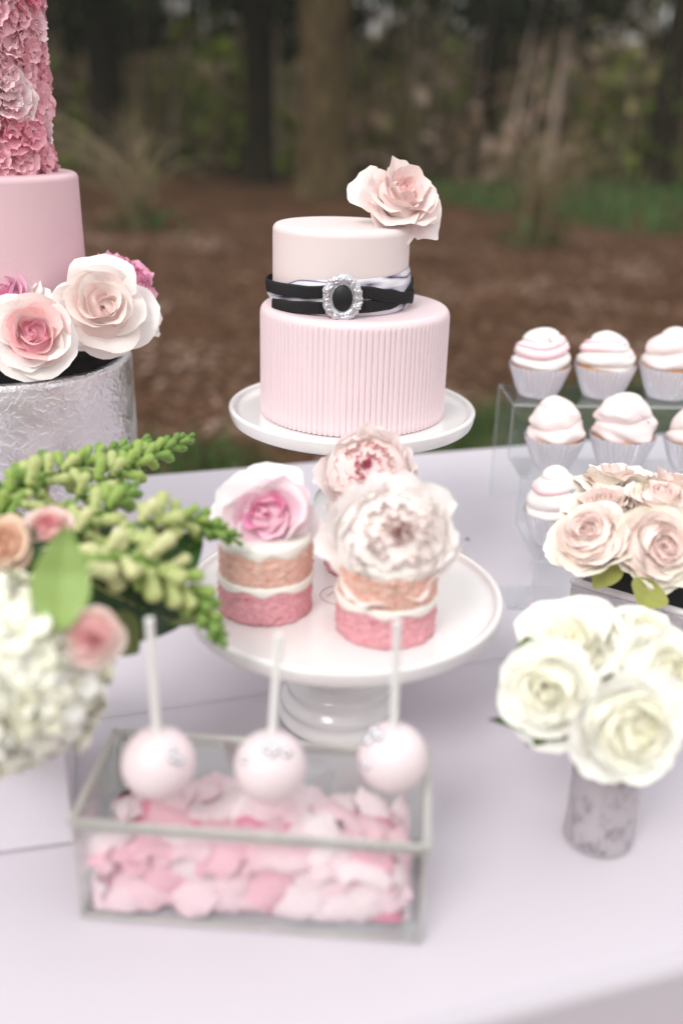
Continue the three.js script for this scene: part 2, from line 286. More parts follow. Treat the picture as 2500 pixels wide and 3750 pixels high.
{ // boughs of the dark evergreens that close the view above
  const gaps = [[0.013, 0.072, 0.02], [-0.163, 0.078, 0.013], [0.19, 0.08, 0.016], [0.29, 0.08, 0.012], [0.09, 0.09, 0.01]];   // holes in the boughs where the sky shows
  const r = rng(15), fb = instanced('evergreen_foliage', leafBlade, phy({ color: '#ffffff', roughness: 1, specularIntensity: 0.2 }), 30000, (o) => {
    let x, y, z; do { z = -19 - 22 * r(); x = (r() - 0.5) * (12 - z * 1.25); y = 1.27 - z * (0.034 + 0.25 * r() * r()); } while (fbm(x * 0.32, y * 0.5, z * 0.1 + 3) < -0.09 - 0.1 * (y - 4) || gaps.some(([gx, gy, gw]) => ((x / -z - gx) / gw) ** 2 + (((y - 1.27) / -z - gy) / (gw * 1.5)) ** 2 < 1));
    o.position.set(x, y, z); o.rotation.set(r() * 6, r() * 6, r() * 6); o.scale.setScalar(0.2 + 0.4 * r());
    return pick(['#242e14', '#32401c', '#1a2210', '#424e26', '#505230'], r);
  }, 'stuff');
  fb.userData.label = 'dark evergreen boughs hanging across the top of the wood'; scene.add(fb);
}
function bark(a, b) { return phy({ roughness: 1, specularIntensity: 0.15, map: tex(256, 512, (x, y) => mix3(a, b, clamp(0.5 + 1.3 * tnoise(x, y * 0.3, 18, 21, 4)))), ...bumpOf(tex(256, 256, (x, y) => 0.5 + tnoise(x, y * 0.4, 14, 31, 4), false), 0.05) }); }
const barkBrown = bark(rgb(62, 52, 36), rgb(100, 86, 62)), barkDark = bark(rgb(30, 27, 20), rgb(54, 47, 38));
const needle = phy({ color: '#ffffff', roughness: 1, specularIntensity: 0.2 });
function tree(name, label, x, z, rad, h, m, { low = 2.3, spread = 3.4, n = 2600, cols = ['#1c2612', '#26331a', '#161d0f', '#303a20'], lean = 0, seed = 1, gap = 0.0 } = {}) {
  const r = rng(seed), t = thing(name, label, 'tree', [x, 0, z], 'trees at the edge of the wood');
  const tr = revolve(dense([[rad * 1.5, -0.1], [rad * 1.15, 0.25], [rad, 0.8], [rad * 0.86, h * 0.5], [rad * 0.3, h]], 0.4), 20, (th, q, y) => [q * (1 + 0.1 * noise(Math.sin(th) * 2, y * 0.6, Math.cos(th) * 2 + seed)), y], 1, 0.5);
  const p = tr.attributes.position; for (let i = 0; i < p.count; i++) p.setX(i, p.getX(i) + lean * p.getY(i)); tr.computeVertexNormals();
  part('trunk', tr, m, t);
  const limbs = []; const hubs = [];
  for (let i = 0; i < 16; i++) { const y = low + 0.2 + (h - low) * (i / 16) * 0.9, a = r() * 6.28, l = spread * (0.55 + 0.5 * r()) * (1 - i / 22), o = V(lean * y, y, 0), e = V(o.x + Math.cos(a) * l, y - 0.25 + r() * 0.4, Math.sin(a) * l); limbs.push(tube([o, o.clone().lerp(e, 0.5).add(V(0, 0.25, 0)), e], rad * 0.14, 6, 5)); for (let k = 0; k < 4; k++) hubs.push(o.clone().lerp(e, 0.35 + k * 0.22)); }
  part('limb', mergeGeometries(limbs), m, t);
  const cr = instanced('crown', leafBlade, needle, n, (o) => {
    const hb = hubs[Math.floor(r() * hubs.length)], s = 0.75;
    o.position.set(hb.x + (r() + r() - 1) * s, Math.max(low - 0.5 * r() * r(), hb.y + (r() + r() - 1.15) * s), hb.z + (r() + r() - 1) * s);
    o.rotation.set(r() * 6, r() * 6, r() * 6); o.scale.setScalar(0.12 + 0.24 * r()); return pick(cols, r);
  }, 'stuff');
  t.add(cr); return t;
}
tree('tree', 'thick brown tree trunk in the middle behind the pink cake', -0.37, -14.6, 0.36, 11, barkBrown, { seed: 3, lean: -0.01, low: 2.45 });
tree('tree', 'slim blackish trunk just left of the thick brown trunk', -1.45, -16.6, 0.24, 10, barkDark, { seed: 7, low: 2.3 });
tree('tree', 'dark leaning trunk at right beyond the cupcakes', 5.15, -18, 0.24, 11, barkDark, { seed: 11, lean: 0.05, low: 2.7, spread: 3.8 });
tree('tree', 'dark trunk at left above the pale arching shrub', -3.9, -17, 0.27, 10, barkDark, { seed: 17, low: 2.3, n: 3200 });
tree('tree', 'dim far trunk between the thick trunk and the right shrub', 2.6, -21, 0.22, 12, barkDark, { seed: 23, low: 2.6, n: 3200 });
tree('tree', 'evergreen tree at far left behind the carnation tier', -6.6, -15.5, 0.3, 10, barkDark, { seed: 29, low: 2.0, n: 3000 });
tree('tree', 'evergreen tree at far right with low dark boughs', 8.2, -17, 0.3, 11, barkDark, { seed: 31, low: 2.6, n: 3000 });
function shrub(name, label, x, z, h, fan, seed, cols, tilt = 0) {
  const r = rng(seed), t = thing(name, label, 'shrub', [x, 0, z]);
  const mats = cols.map((c) => std({ color: c, roughness: 0.9 })), groups = cols.map(() => []);
  for (let i = 0; i < 64; i++) {
    const a = r() * 6.28, k = h * (0.6 + 0.5 * r()), out = fan * (0.25 + r()) , ex = Math.cos(a) * out + tilt * k, ez = Math.sin(a) * out;
    const e = V(ex, k * (0.95 - 0.28 * Math.abs(out / fan)), ez), b = V((r() - 0.5) * 0.2, 0, (r() - 0.5) * 0.2);
    groups[i % cols.length].push(tube([b, V(lerp(b.x, ex, 0.3), k * 0.5, lerp(b.z, ez, 0.3)), e, V(ex * 1.15, e.y - 0.06, ez * 1.15)], 0.006 + 0.006 * r(), 8, 4, (q) => 1 - 0.7 * q));
  }
  groups.forEach((g, i) => part('branch', mergeGeometries(g), mats[i], t).userData.kind = 'stuff');
  t.add(instanced('foliage', leafBlade, std({ color: '#ffffff' }), 150, (o) => { const a = r() * 6.28, q = Math.pow(r(), 2); o.position.set(Math.cos(a) * fan * q * 0.5, 0.04 + 0.3 * r() * r(), Math.sin(a) * fan * q * 0.5); o.rotation.set(r() * 6, r() * 6, r() * 6); o.scale.setScalar(0.05 + 0.08 * r()); return pick(['#3d5c1c', '#2c4415', '#587030'], r); }, 'stuff'));
  return t;
}
shrub('shrub', 'bare straw coloured shrub arching over the mulch at left', -2.05, -10.3, 1.35, 1.05, 41, ['#8f8062', '#776848', '#a39374'], -0.35);
shrub('shrub', 'bare olive brown shrub fanning up at right, green at its foot', 1.75, -9.9, 1.35, 0.75, 43, ['#7b6a4c', '#66583c', '#8d7c5c'], 0.05);

scene.fog = new THREE.FogExp2(new THREE.Color(0.74, 0.73, 0.64), 0.0018);   // damp spring air between the trees

// ---------------------------------------------------------------- tablecloth
const TD = { ux: Math.cos(R(18)), uz: -Math.sin(R(18)), nx: Math.sin(R(18)), nz: Math.cos(R(18)) };
{
  const au = 1.15, av = 0.4905, r = 0.012, drop = 0.72, cu = 0.35, cv = -0.898, crease = [0.118];
  const line = (a, extra) => { const s = new Set(); for (let i = 0; i <= 60; i++) s.add(lerp(-a, a, i / 60)); for (const q of [0, .3, .6, .9, 1.2, 1.57, 1.9]) for (const sg of [-1, 1]) s.add(sg * (a + q * r)); for (let i = 1; i <= 14; i++) for (const sg of [-1, 1]) s.add(sg * (a + 2 * r + drop * i / 14)); for (const e of extra) for (const q of [-.006, -.003, -.0015, -.0006, 0, .0006, .0015, .003, .006]) s.add(e + q); return [...s].sort((p, q) => p - q); };
  const us = line(au, [-0.62]), vs = line(av, crease);
  const fold = (x, a) => { const e = Math.abs(x) - a, s = Math.sign(x); if (e <= 0) return [x, 0]; if (e < r * Math.PI / 2) return [s * (a + r * Math.sin(e / r)), -r * (1 - Math.cos(e / r))]; return [s * (a + r), -r - (e - r * Math.PI / 2)]; };
  const g = grid(us.length - 1, vs.length - 1, (a, b, i, j) => {
    const U = us[i], W = vs[j], [u, yu] = fold(U, au), [v, yv] = fold(W, av); let y = Math.min(yu, yv);
    const hang = smooth(0.02, 0.5, -y) * 0.012; let uu = u, vv = v;
    if (yv < -0.02) vv += Math.sign(v) * hang * (1 + Math.sin(u * 17 + 2 * Math.sin(u * 5)));
    if (yu < -0.02) uu += Math.sign(u) * hang * (1 + Math.sin(v * 17));
    if (y === 0) y = 0.0011 * fbm(U * 5, W * 5, 2, 3) + 0.001 * crease.reduce((q, e) => q + Math.exp(-(((W - e) / 0.0013) ** 2)), 0);
    const P = cu + uu, Q = cv + vv;
    return [P * TD.ux + Q * TD.nx, TT - 0.001 + y, P * TD.uz + Q * TD.nz];
  }, (a, b) => [a * 3, b * 2]);
  const t = thing('tablecloth', 'pale lilac cloth draped over the long dessert table', 'tablecloth');
  part('cloth', g, M.cloth, t);
}

// ---------------------------------------------------------------- cake stands
function cakeStand(label, [x, z], Rp, top, footR, logo) {
  const t = thing('cake_stand', label, 'cake stand', [x, TT, z], 'white pedestal cake stands'), s = top, lip = 0.0075;
  const pr = [[0.001, s], [Rp - 0.012, s], [Rp - 0.0075, s + 0.002], ...arc(Rp - 0.0035, s + lip - 0.0035, 0.0035, 160, 0, 7), [Rp - 0.001, s - 0.002], ...arc(Rp - 0.008, s - 0.004, 0.006, 0, -90, 5), [Rp * 0.55, s - 0.013], [0.03, s - 0.016]];
  part('plate', revolve(pr, 128), M.ceramic, t);
  const h = s - 0.016, ft = []; const N = 46;
  for (let k = 0; k <= N; k++) { const q = k / N, base = 0.02 + (footR - 0.02) * Math.pow(smooth(0.0, 1.0, q), 0.9), ringed = q > 0.35 ? 0.0016 * Math.sin(q * 40) : 0; ft.push([base + ringed, h * (1 - q) + 0.0005]); }
  part('foot', revolve([...ft, [footR + 0.001, 0.002], [footR - 0.004, 0.0004]], 96), M.ceramic, t);
  if (logo) {
    const gs = [], ring = []; for (let i = 0; i <= 40; i++) { const a = i / 40 * 6.2832; ring.push(V(0.0195 * Math.cos(a), s + 0.0003, 0.0185 * Math.sin(a))); }
    gs.push(tube(ring, 0.00028, 80, 4));
    const sc = [[-13, 3], [-11, -1], [-8, -6], [-6.5, 1], [-7, 4], [-4.5, 0], [-2, 1], [-1.5, 3.5], [0.5, 0], [2, 3], [4, -1], [6, -5], [6.5, 1], [4.5, 6], [8, 2], [12, 1]].map(([a, b]) => V(a * 0.001, s + 0.0003, b * 0.0009)); gs.push(tube(sc, 0.00034, 90, 4));
    part('logo', mergeGeometries(gs), M.print, t);
  }
  return t;
}
cakeStand('tall white pedestal stand under the two tier pink cake', [0.0084, -1.0736], 0.137, 0.1965, 0.055);
cakeStand('low white pedestal stand carrying three mini cakes', [0.003, -0.7732], 0.1386, 0.1185, 0.054, true);

// ---------------------------------------------------------------- two tier cake
{
  const t = thing('tiered_cake', 'two tier pale pink fondant cake with ridged base and black ribbon belt', 'cake', [0.0084, TT + 0.1967, -1.0736]);
  const h1 = 0.1183, R1 = 0.1015, N = 104, NT = N * 10;
  const prof = [[R1 - 0.003, 0], ...dense([[R1, 0.0006], [R1, h1 - 0.011]], 0.008), ...arc(R1 - 0.008, h1 - 0.008, 0.008, 0, 90, 6), [R1 * 0.6, h1], [0.001, h1]];
  const kTop = prof.findIndex((q) => q[1] > h1 - 0.010);
  part('lower_tier', revolve(prof, NT, (th, r, y, k) => {
    const f = (th / (2 * Math.PI) * N + 0.12 * noise(Math.sin(th) * 14, 3, Math.cos(th) * 14) + 0.06 * noise(th * 9, y * 30, 2) + 1) % 1, d = Math.min(f, 1 - f) * 2, on = k < kTop ? 1 : k === kTop ? 0.6 : 0;
    const w = 1 + 0.25 * noise(Math.floor(th / (2 * Math.PI) * N + 0.5) * 1.7, y * 9);
    return [r - on * w * 0.0014 * Math.exp(-((d / 0.11) ** 2)) + on * 0.0004 * Math.sin(d * Math.PI / 2) - (k === 0 ? 0 : 0), y + (k < 2 ? 0.0006 * (1 - d) : 0)];
  }, 6, 8), M.fondantPink, t);
  const u = new THREE.Vector3(-0.0167, h1, 0), R2 = 0.0717, h2 = 0.083;
  const up = part('upper_tier', revolve([[R2, -0.001], ...dense([[R2, 0], [R2, h2 - 0.007]], 0.01), ...arc(R2 - 0.007, h2 - 0.007, 0.007, 0, 90, 8), [R2 * 0.5, h2 + 0.0004], [0.001, h2 + 0.0004]], 128, null, 4, 8), M.fondantPale, t); up.position.copy(u);
  // marbled fondant band and the two ribbed black ribbons: heights over the lower tier by angle from the front
  const key = (a, keys) => { for (let k = 1; k < keys.length; k++) if (a <= keys[k][0]) { const q = clamp((a - keys[k - 1][0]) / (keys[k][0] - keys[k - 1][0])), s = q * q * (3 - 2 * q); return lerp(keys[k - 1][1], keys[k][1], s); } return keys.at(-1)[1]; };
  const marble = std({ roughness: 0.45, map: tex(1024, 256, (x, y) => { const q = tnoise(x, y, 3, 2, 2), w = y * 1.3 + q * 2.6 + 0.25 * tnoise(x, y, 9, 6, 3), v = Math.abs(((w % 1) + 1) % 1 - 0.5) * 2, dk = smooth(0.72, 0.98, v); return mix3(mix3(rgb(228, 226, 232), rgb(176, 170, 190), smooth(0.2, 0.8, v)), rgb(40, 34, 50), dk * 0.85); }, true, 2, 1) });
  const bandTop = [[-180, .030], [-90, .0205], [-60, .024], [-30, .0345], [0, .037], [40, .0385], [82, .0425], [100, .036], [180, .030]];
  const bd = part('marbled_band', grid(180, 12, (a, b) => { const th = (a * 360 - 180), tp = key(th, bandTop), y = lerp(0.0003, tp, b), fl = 0.0012 * Math.sin(th * 0.09 + b * 5) + 0.0008 * Math.sin(th * 0.23 - b * 9), r = R2 + 0.0008 + 0.003 * Math.sin(Math.PI * clamp(b * 1.02)) ** 0.5 + fl * Math.sin(Math.PI * b), q = R(th); return [r * Math.sin(q), y, r * Math.cos(q)]; }), marble, t); bd.position.copy(u);
  const ribbon = (mid, w, r0, a0, a1) => { const n = Math.round((a1 - a0) * 2.2), cs = [[-1, -0.0012], [-0.98, 0], [-0.7, 0.0004], [0, 0.0005], [0.7, 0.0004], [0.98, 0], [1, -0.0012]]; return grid(n, 6, (a, b, i, j) => { const th = lerp(a0, a1, a), [s, o] = cs[j], y = key(th, mid) + s * w / 2 + 0.0003 * Math.sin(th * 0.09), r = R2 + r0 + o + (i % 4 < 2 ? 0.0006 : 0) + 0.0006 * Math.sin(th * 0.07 + s), q = R(th); return [r * Math.sin(q), y, r * Math.cos(q)]; }); };
  const r1 = [[-178, .019], [-84, .0200], [-60, .0215], [-30, .0232], [0, .0262], [20, .0248], [40, .0205], [60, .0150], [85, .0100], [120, .012], [178, .015]];
  const r2 = [[-64, .0035], [-45, .0055], [-20, .0085], [0, .0100], [20, .0105], [40, .0122], [60, .0165], [85, .0225], [120, .025], [178, .021]];
  part('ribbon', ribbon(r2, 0.0125, 0.0050, -64, 176), M.black, t, 'lower black ribbed ribbon with its cut end at left').position.copy(u);
  part('ribbon', ribbon(r1, 0.0128, 0.0064, -176, 176), M.black, t, 'upper black ribbed ribbon slanting down to the right').position.copy(u);
  // oval brooch
  const br = new THREE.Group(); br.name = 'brooch'; t.add(br); br.position.set(u.x + 0.0033, h1 + 0.0205, R2 + 0.0098); br.rotation.set(R(-4), R(2), 0);
  const rand = rng(12), fr = [];
  const oval = new THREE.TorusGeometry(1, 0.3, 10, 60); oval.scale(0.0152, 0.0178, 0.009); { const p = oval.attributes.position; for (let i = 0; i < p.count; i++) { const x = p.getX(i), y = p.getY(i), k = 1 + 0.1 * noise(x * 900, y * 900, 1) + 0.06 * noise(x * 2000, y * 2000, 5); p.setXYZ(i, x * k, y * k, p.getZ(i) * (1 + 0.5 * noise(x * 700, y * 700, 9))); } oval.computeVertexNormals(); } fr.push(oval);
  for (let i = 0; i < 54; i++) { const a = rand() * 6.283, e = 0.9 + 0.34 * rand(), s = new THREE.IcosahedronGeometry(0.0012 + 0.0018 * rand(), 1); s.scale(1 + rand(), 0.7, 0.8); s.rotateZ(rand() * 6); s.translate(0.0156 * e * Math.cos(a), 0.0182 * e * Math.sin(a), 0.0012 + 0.0016 * rand()); fr.push(s); }
  part('setting', mergeGeometries(fr.map((g) => { const q = g.index ? g.toNonIndexed() : g; q.deleteAttribute('uv'); return q; })), M.silverLeaf, br);
  for (let i = 0; i < 8; i++) { const a = i / 8 * 6.283 + 0.38; const b = part('bead', new THREE.SphereGeometry(0.0024 + 0.0006 * (i % 2), 14, 10), M.bead, br); b.position.set(0.0168 * Math.cos(a), 0.0192 * Math.sin(a), 0.003); }
  const inner = new THREE.TorusGeometry(1, 0.08, 8, 50); inner.scale(0.0107, 0.0138, 0.01); part('rim', inner, M.silverLeaf, br).position.z = 0.0015;
  const st = new THREE.SphereGeometry(1, 32, 20); st.scale(0.0102, 0.0132, 0.0042); part('stone', st, M.jet, br).position.z = 0.0012;
}
flower('sugar_rose', 'large blush sugar rose tilted on the top rim of the two tier cake', 'open', M.blush, [0.0550, 1.1792, -1.0676], [0.42, 0.66, 0.62], 0.0435, 4, null, { lift: 0.4, spin: 0.6 });

// ---------------------------------------------------------------- mini cakes and their flowers
function miniCake(label, [x, z], rad, seed) {
  const t = thing('mini_cake', label, 'mini cake', [x, TT + 0.1187, z], 'naked mini cakes on the low stand'), s = seed * 13;
  const sponge = (r, y0, y1, m, nm, off) => { const p = part(nm, revolve([[0.001, y0], ...dense([[r - 0.001, y0], [r, y0 + 0.001], [r, y1 - 0.001], [r - 0.0015, y1]], 0.0025), [0.001, y1]], 96, (th, q, y) => [q * (1 + 0.06 * fbm(Math.sin(th) * 6, y * 200, Math.cos(th) * 5 + s) + 0.05 * noise(Math.sin(th) * 20, y * 480, Math.cos(th) * 22 + s)), y], 2, 12), m, t); p.position.set(off[0], 0, off[1]); };
  sponge(rad, 0, 0.0300, M.spongePink, 'pink_sponge', [0, 0]);
  const cream = (y0, y1, r, ph, dr, off) => { const n = 8, p = [[0.001, y0 - 0.001]]; for (let k = 0; k <= n; k++) { const a = R(-90 + 180 * k / n); p.push([r + (y1 - y0) * 0.5 * Math.cos(a), (y0 + y1) / 2 + (y1 - y0) * 0.5 * Math.sin(a)]); } p.push([0.001, y1]); const g = revolve(p, 96, (th, q, y, k) => { const w = 0.5 + 0.5 * Math.sin(th * 5 + ph + 2 * Math.sin(th * 2)); return [q < 0.01 ? q : q * (1 + 0.015 * w), k > 0 && k < 6 ? y - dr * w * (k < 4 ? 1 : 0.4) : y]; }); part('cream', g, M.cream, t).position.set(off[0], 0, off[1]); };
  cream(0.0295, 0.0350, rad - 0.0012, 1 + s, 0.0035, [0.0003, 0]);
  sponge(rad * 0.985, 0.0345, 0.0605, M.spongePeach, 'peach_sponge', [0.0006, 0.0005]);
  cream(0.0600, 0.0695, rad * 0.86, 2.4 + s, 0.007, [0.0006, 0.0005]);
  return t;
}
miniCake('mini cake at left on the low stand, topped by the magenta hearted rose', [-0.0625, -0.7515], 0.0392, 1);
miniCake('mini cake at the back of the low stand, mostly hidden by a cream peony', [0.0255, -0.838], 0.040, 2);
miniCake('mini cake at front right of the low stand under the cream peony', [0.0382, -0.721], 0.0405, 3);
flower('sugar_rose', 'pale pink sugar rose with magenta heart on the left mini cake', 'open', M.hotCore, [-0.0622, 0.9583, -0.7378], [-0.04, 0.5, 0.86], 0.0385, 9, null, { lift: 0.55, spin: 1.2 });
flower('sugar_peony', 'white and rose pink ruffled sugar peony on the rear mini cake', 'peony', M.pinkPeony, [0.0212, 0.9732, -0.8143], [-0.05, 0.6, 0.78], 0.050, 14, null, { lift: 0.65 });
flower('sugar_peony', 'big cream ruffled sugar peony on the front mini cake', 'peony', M.creamPeony, [0.0413, 0.9602, -0.7007], [0.02, 0.6, 0.78], 0.060, 21, null, { lift: 0.65, spin: 0.9 });

// ---------------------------------------------------------------- three tier cake at the left
const BC = [-0.398, -1.124];
{
  const t = thing('tiered_cake', 'tall three tier cake at left with silver foil base and carnation covered top', 'cake', [BC[0], TT, BC[1]]);
  const tier = (nm, r, y0, y1, m, us, vs, taper = 0.985) => part(nm, revolve([[r * taper, y0], ...dense([[r * taper, y0], [r, y1 - 0.006]], 0.012), ...arc(r - 0.006, y1 - 0.006, 0.006, 0, 90, 6), [r * 0.6, y1], [0.001, y1]], 128, null, us, vs), m, t);
  tier('silver_tier', 0.149, 0.004, 0.2375, M.foil, 3, 3.6, 1.02);
  tier('pink_tier', 0.1018, 0.2378, 0.4365, M.fondantLeft, 4, 8, 1.03);
  part('cake_board', revolve([[0.001, 0.001], [0.165, 0.001], [0.165, 0.0042], [0.001, 0.0042]], 64), M.whiteBox, t);
  part('black_collar', revolve([[0.1030, 0.238], [0.138, 0.238], [0.136, 0.256], [0.112, 0.27], [0.1035, 0.27]], 64), M.dark, t);
  part('flower_core', revolve([[0.0705, 0.437], [0.0705, 0.66], [0.001, 0.66]], 40), M.carnation[2], t);
  // one carnation: frilled layers
  const blossom = (seed) => { const r = rng(seed), gs = []; for (let l = 0; l < 3; l++) for (let i = 0; i < 5; i++) { const g = petalGeo({ L: 0.0255 - 0.0042 * l, a0: 84 - l * 22, a1: 60 - l * 20, phi: 1.0, r0: 0.001, ruf: 0.0024, curl: 10, tip: 0.14, jag: 0.06, ns: 16, nt: 6, freq: 6 }, r); g.rotateX((r() - 0.5) * 0.3); g.rotateY(i / 5 * 6.283 + l * 0.7 + r() * 0.3); gs.push(g); } return mergeGeometries(gs); };
  const bl = [1, 2, 3, 4].map((s) => blossom(s * 71)), r = rng(99), q = new THREE.Quaternion(), e = new THREE.Vector3();
  const rowsN = 8, per = 14;
  for (let k = 0; k < rowsN; k++) for (let i = 0; i < per; i++) {
    const a = (i + 0.5 * (k % 2) + 0.35 * (r() - 0.5)) / per * 6.2832, y = 0.455 + k * 0.0262 + 0.006 * (r() - 0.5), c = fbm(a * 2.2, y * 22, 3) + 0.28 * (r() - 0.5);
    const m = part('blossom', pick(bl, r), M.carnation[clamp(Math.floor(2.8 + c * 5.5), 0, 4)], t);
    m.position.set(0.0625 * Math.sin(a), y, 0.0625 * Math.cos(a)); e.set(Math.sin(a) + 0.3 * (r() - 0.5), 0.15 + 0.4 * (r() - 0.5), Math.cos(a) + 0.3 * (r() - 0.5)).normalize();
    q.setFromUnitVectors(Y, e); m.quaternion.copy(q).multiply(new THREE.Quaternion().setFromAxisAngle(Y, r() * 6)); m.scale.setScalar(0.95 + 0.32 * r());
  }
}
flower('sugar_rose', 'white sugar rose with deep pink heart on the silver tier, lowest at left', 'rose', M.cakeRose, [-0.3035, 1.0492, -0.9541], [0.22, 0.42, 0.88], 0.0415, 31, null, { lift: 0.35 });
flower('sugar_rose', 'largest blush white sugar rose against the pink tier of the left cake', 'rose', M.bigRose, [-0.2527, 1.0621, -1.0298], [0.36, 0.4, 0.84], 0.0485, 37, null, { lift: 0.35, spin: 0.4 });
flower('sugar_peony', 'bright pink ruffled sugar peony behind the large blush rose', 'peony', M.hotPeony, [-0.2450, 1.0798, -1.1021], [0.5, 0.8, 0.32], 0.046, 41, null, { lift: 0.5 });
flower('sugar_rose', 'pale sugar blossom edging out right of the large blush rose', 'open', M.bigRose, [-0.2266, 1.0447, -1.1092], [0.85, 0.35, 0.3], 0.032, 47, null, { lift: 0.4 });
flower('sugar_rose', 'soft pink sugar rose at the left edge above the white one', 'rose', M.hotPeony.slice(2).concat(M.bigRose.slice(3)), [-0.3531, 1.0736, -1.0346], [0.1, 0.7, 0.7], 0.038, 53, null, { lift: 0.4 });

// ---------------------------------------------------------------- acrylic riser and cupcakes
{
  const x0 = 0.224, W = 0.5, a = R(2.5), t = thing('acrylic_riser', 'clear stepped acrylic riser holding three rows of cupcakes', 'display riser', [x0, TT, -1.037]);
  t.rotation.y = a;
  const st = [[0, 0.035, 0.111], [-0.111, 0.095, 0.078], [-0.189, 0.165, 0.098]], th = 0.003;
  st.forEach(([z, y, d], k) => {
    const tr = part('tread', box(W, th, d, 0.0008), M.acrylic, t); tr.position.set(W / 2, y - th / 2, z - d / 2);
    const low = k ? st[k - 1][1] : 0.003, ri = part('riser', box(W, y - low - th - 0.0004, th, 0.0008), M.acrylic, t); ri.position.set(W / 2, (y + low - th) / 2, z - th / 2);
    const e = part('edge', box(W, 0.0034, 0.0012, 0.0004), M.edge, t); e.position.set(W / 2, y - th / 2, z + 0.0008);
    for (const s of [0]) { const f = part('edge', box(0.0012, 0.0034, d, 0.0004), M.edge, t); f.position.set(-0.0008, y - th / 2, z - d / 2); const v = part('edge', box(0.0012, y - low - th, 0.0034, 0.0004), M.edge, t); v.position.set(-0.0008, (y + low - th) / 2, z - th / 2); }
  });
  const bk = part('back_panel', box(W, 0.161, th, 0.0008), M.acrylic, t); bk.position.set(W / 2, 0.0815, -0.2895);
  const be = part('edge', box(0.0012, 0.161, 0.0034, 0.0004), M.edge, t); be.position.set(-0.0008, 0.0815, -0.2895);
  const bs = part('base', box(W + 0.04, 0.0026, 0.053, 0.0008), M.acrylic, t); bs.position.set(W / 2 - 0.02, 0.0016, 0.0265);
  const bf = part('edge', box(W + 0.04, 0.0028, 0.001, 0.0004), M.edge, t); bf.position.set(W / 2 - 0.02, 0.0016, 0.0537);
}
const wrapperGeo = (() => { const pr = [[0.001, 0.001], [0.0245, 0.001], [0.0252, 0.0025], ...dense([[0.0258, 0.006], [0.0375, 0.0395]], 0.006), [0.0366, 0.0398], ...dense([[0.0352, 0.036], [0.0245, 0.004]], 0.01)]; return revolve(pr, 264, (th, r, y, k) => [r < 0.02 ? r : r * (1 + 0.075 * Math.abs(((th / 6.28318 * 33) % 1) * 2 - 1) * clamp(y / 0.01) - 0.03), y + (y > 0.038 ? 0.0018 * Math.abs(((th / 6.28318 * 33) % 1) * 2 - 1) : 0)]); })();
function swirl(H, R0, turns, sharp, wob, seed) {
  const nV = 60, nT = 72, cx = (v) => 0.004 * v * v * Math.sin(seed), cz = (v) => 0.004 * v * v * Math.cos(seed);
  const env = (v) => R0 * (v < 0.14 ? 0.93 + 0.07 * Math.sin(v / 0.14 * 1.57) : Math.pow(clamp(1 - ((v - 0.14) / 0.86) ** sharp), 0.55));
  const rad = (th, v) => { const ph = v * turns - th / 6.2832 + seed, lobe = Math.pow(Math.abs(Math.sin(Math.PI * ph)), 0.55); return env(v) * (0.8 + 0.2 * lobe) * (1 + wob * noise(Math.sin(th) * 1.6 + seed, v * 4, Math.cos(th) * 1.6)); };
  const g = grid(nT, nV, (a, v, i) => { const th = (i % nT) / nT * 6.28318, r = Math.max(0.0002, rad(th, v)); return [cx(v) + r * Math.sin(th), H * v + 0.06 * r * Math.sin(th * 2 + seed), cz(v) + r * Math.cos(th)]; });
  const stripe = (off, v0, v1, w) => { const p = []; for (let k = 0; k <= 40; k++) { const v = lerp(v0, v1, k / 40), th = (v * turns + seed - off) * 6.2832, r = rad(th, v) - w * 0.35; p.push(V(cx(v) + r * Math.sin(th), H * v + 0.06 * r * Math.sin(th * 2 + seed), cz(v) + r * Math.cos(th))); } return tube(p, w, 90, 6, (q) => 0.25 + Math.sin(q * Math.PI)); };
  return { g, stripe, rad, H, cx, cz };
}
function cupcake(label, [x, y, z], seed, { H = 0.042, turns = 2.5, sharp = 1.9, wob = 0.08, mat = M.frosting, stripes = 0, beads = [], s = 1 } = {}) {
  const t = thing('cupcake', label, 'cupcake', [x, y, z], 'cupcakes on the acrylic riser'); t.rotation.y = seed * 1.3; t.scale.setScalar(s);
  part('wrapper', wrapperGeo, M.wrapper, t);
  part('sponge', revolve([[0.001, 0.004], [0.0235, 0.004], [0.0340, 0.036], [0.0345, 0.0398], [0.03, 0.0415], [0.001, 0.0415]], 48), M.spongeGold, t);
  const w = swirl(H * 1.12, 0.0372, turns, sharp, wob, seed), f = part('frosting', w.g, mat, t); f.position.y = 0.0395;
  for (let k = 0; k < stripes; k++) part('pink_stripe', w.stripe(0.22 + 0.5 * k, 0.24 + 0.16 * k, 0.62 + 0.26 * k, 0.0018), M.syrup, t).position.y = 0.0395;
  for (const [a, v] of beads) { const th = a - seed * 1.3, r = w.rad(th, v), b = part('silver_bead', new THREE.SphereGeometry(0.0019, 12, 8), M.bead, t); b.position.set(w.cx(v) + r * Math.sin(th), 0.0395 + H * 1.12 * v + 0.0008, w.cz(v) + r * Math.cos(th)); }
  return t;
}
cupcake('cupcake with pink striped swirl, leftmost on the top step of the riser', [0.2515, TT + 0.166, -1.268], 1, { stripes: 2, beads: [[0.2, 0.72], [0.5, 0.66], [0.1, 0.8], [-0.6, 0.85]], s: 1.02 });
cupcake('cupcake with pink lined swirl, middle of the top step of the riser', [0.337, TT + 0.166, -1.273], 2.3, { stripes: 2, H: 0.04, beads: [[0.4, 0.78], [0.7, 0.72], [0.2, 0.85]], s: 1.02 });
cupcake('smooth pale cupcake, rightmost on the top step at the picture edge', [0.423, TT + 0.166, -1.277], 3.4, { mat: M.frostPink, H: 0.044, turns: 2, wob: 0.12, s: 1.04 });
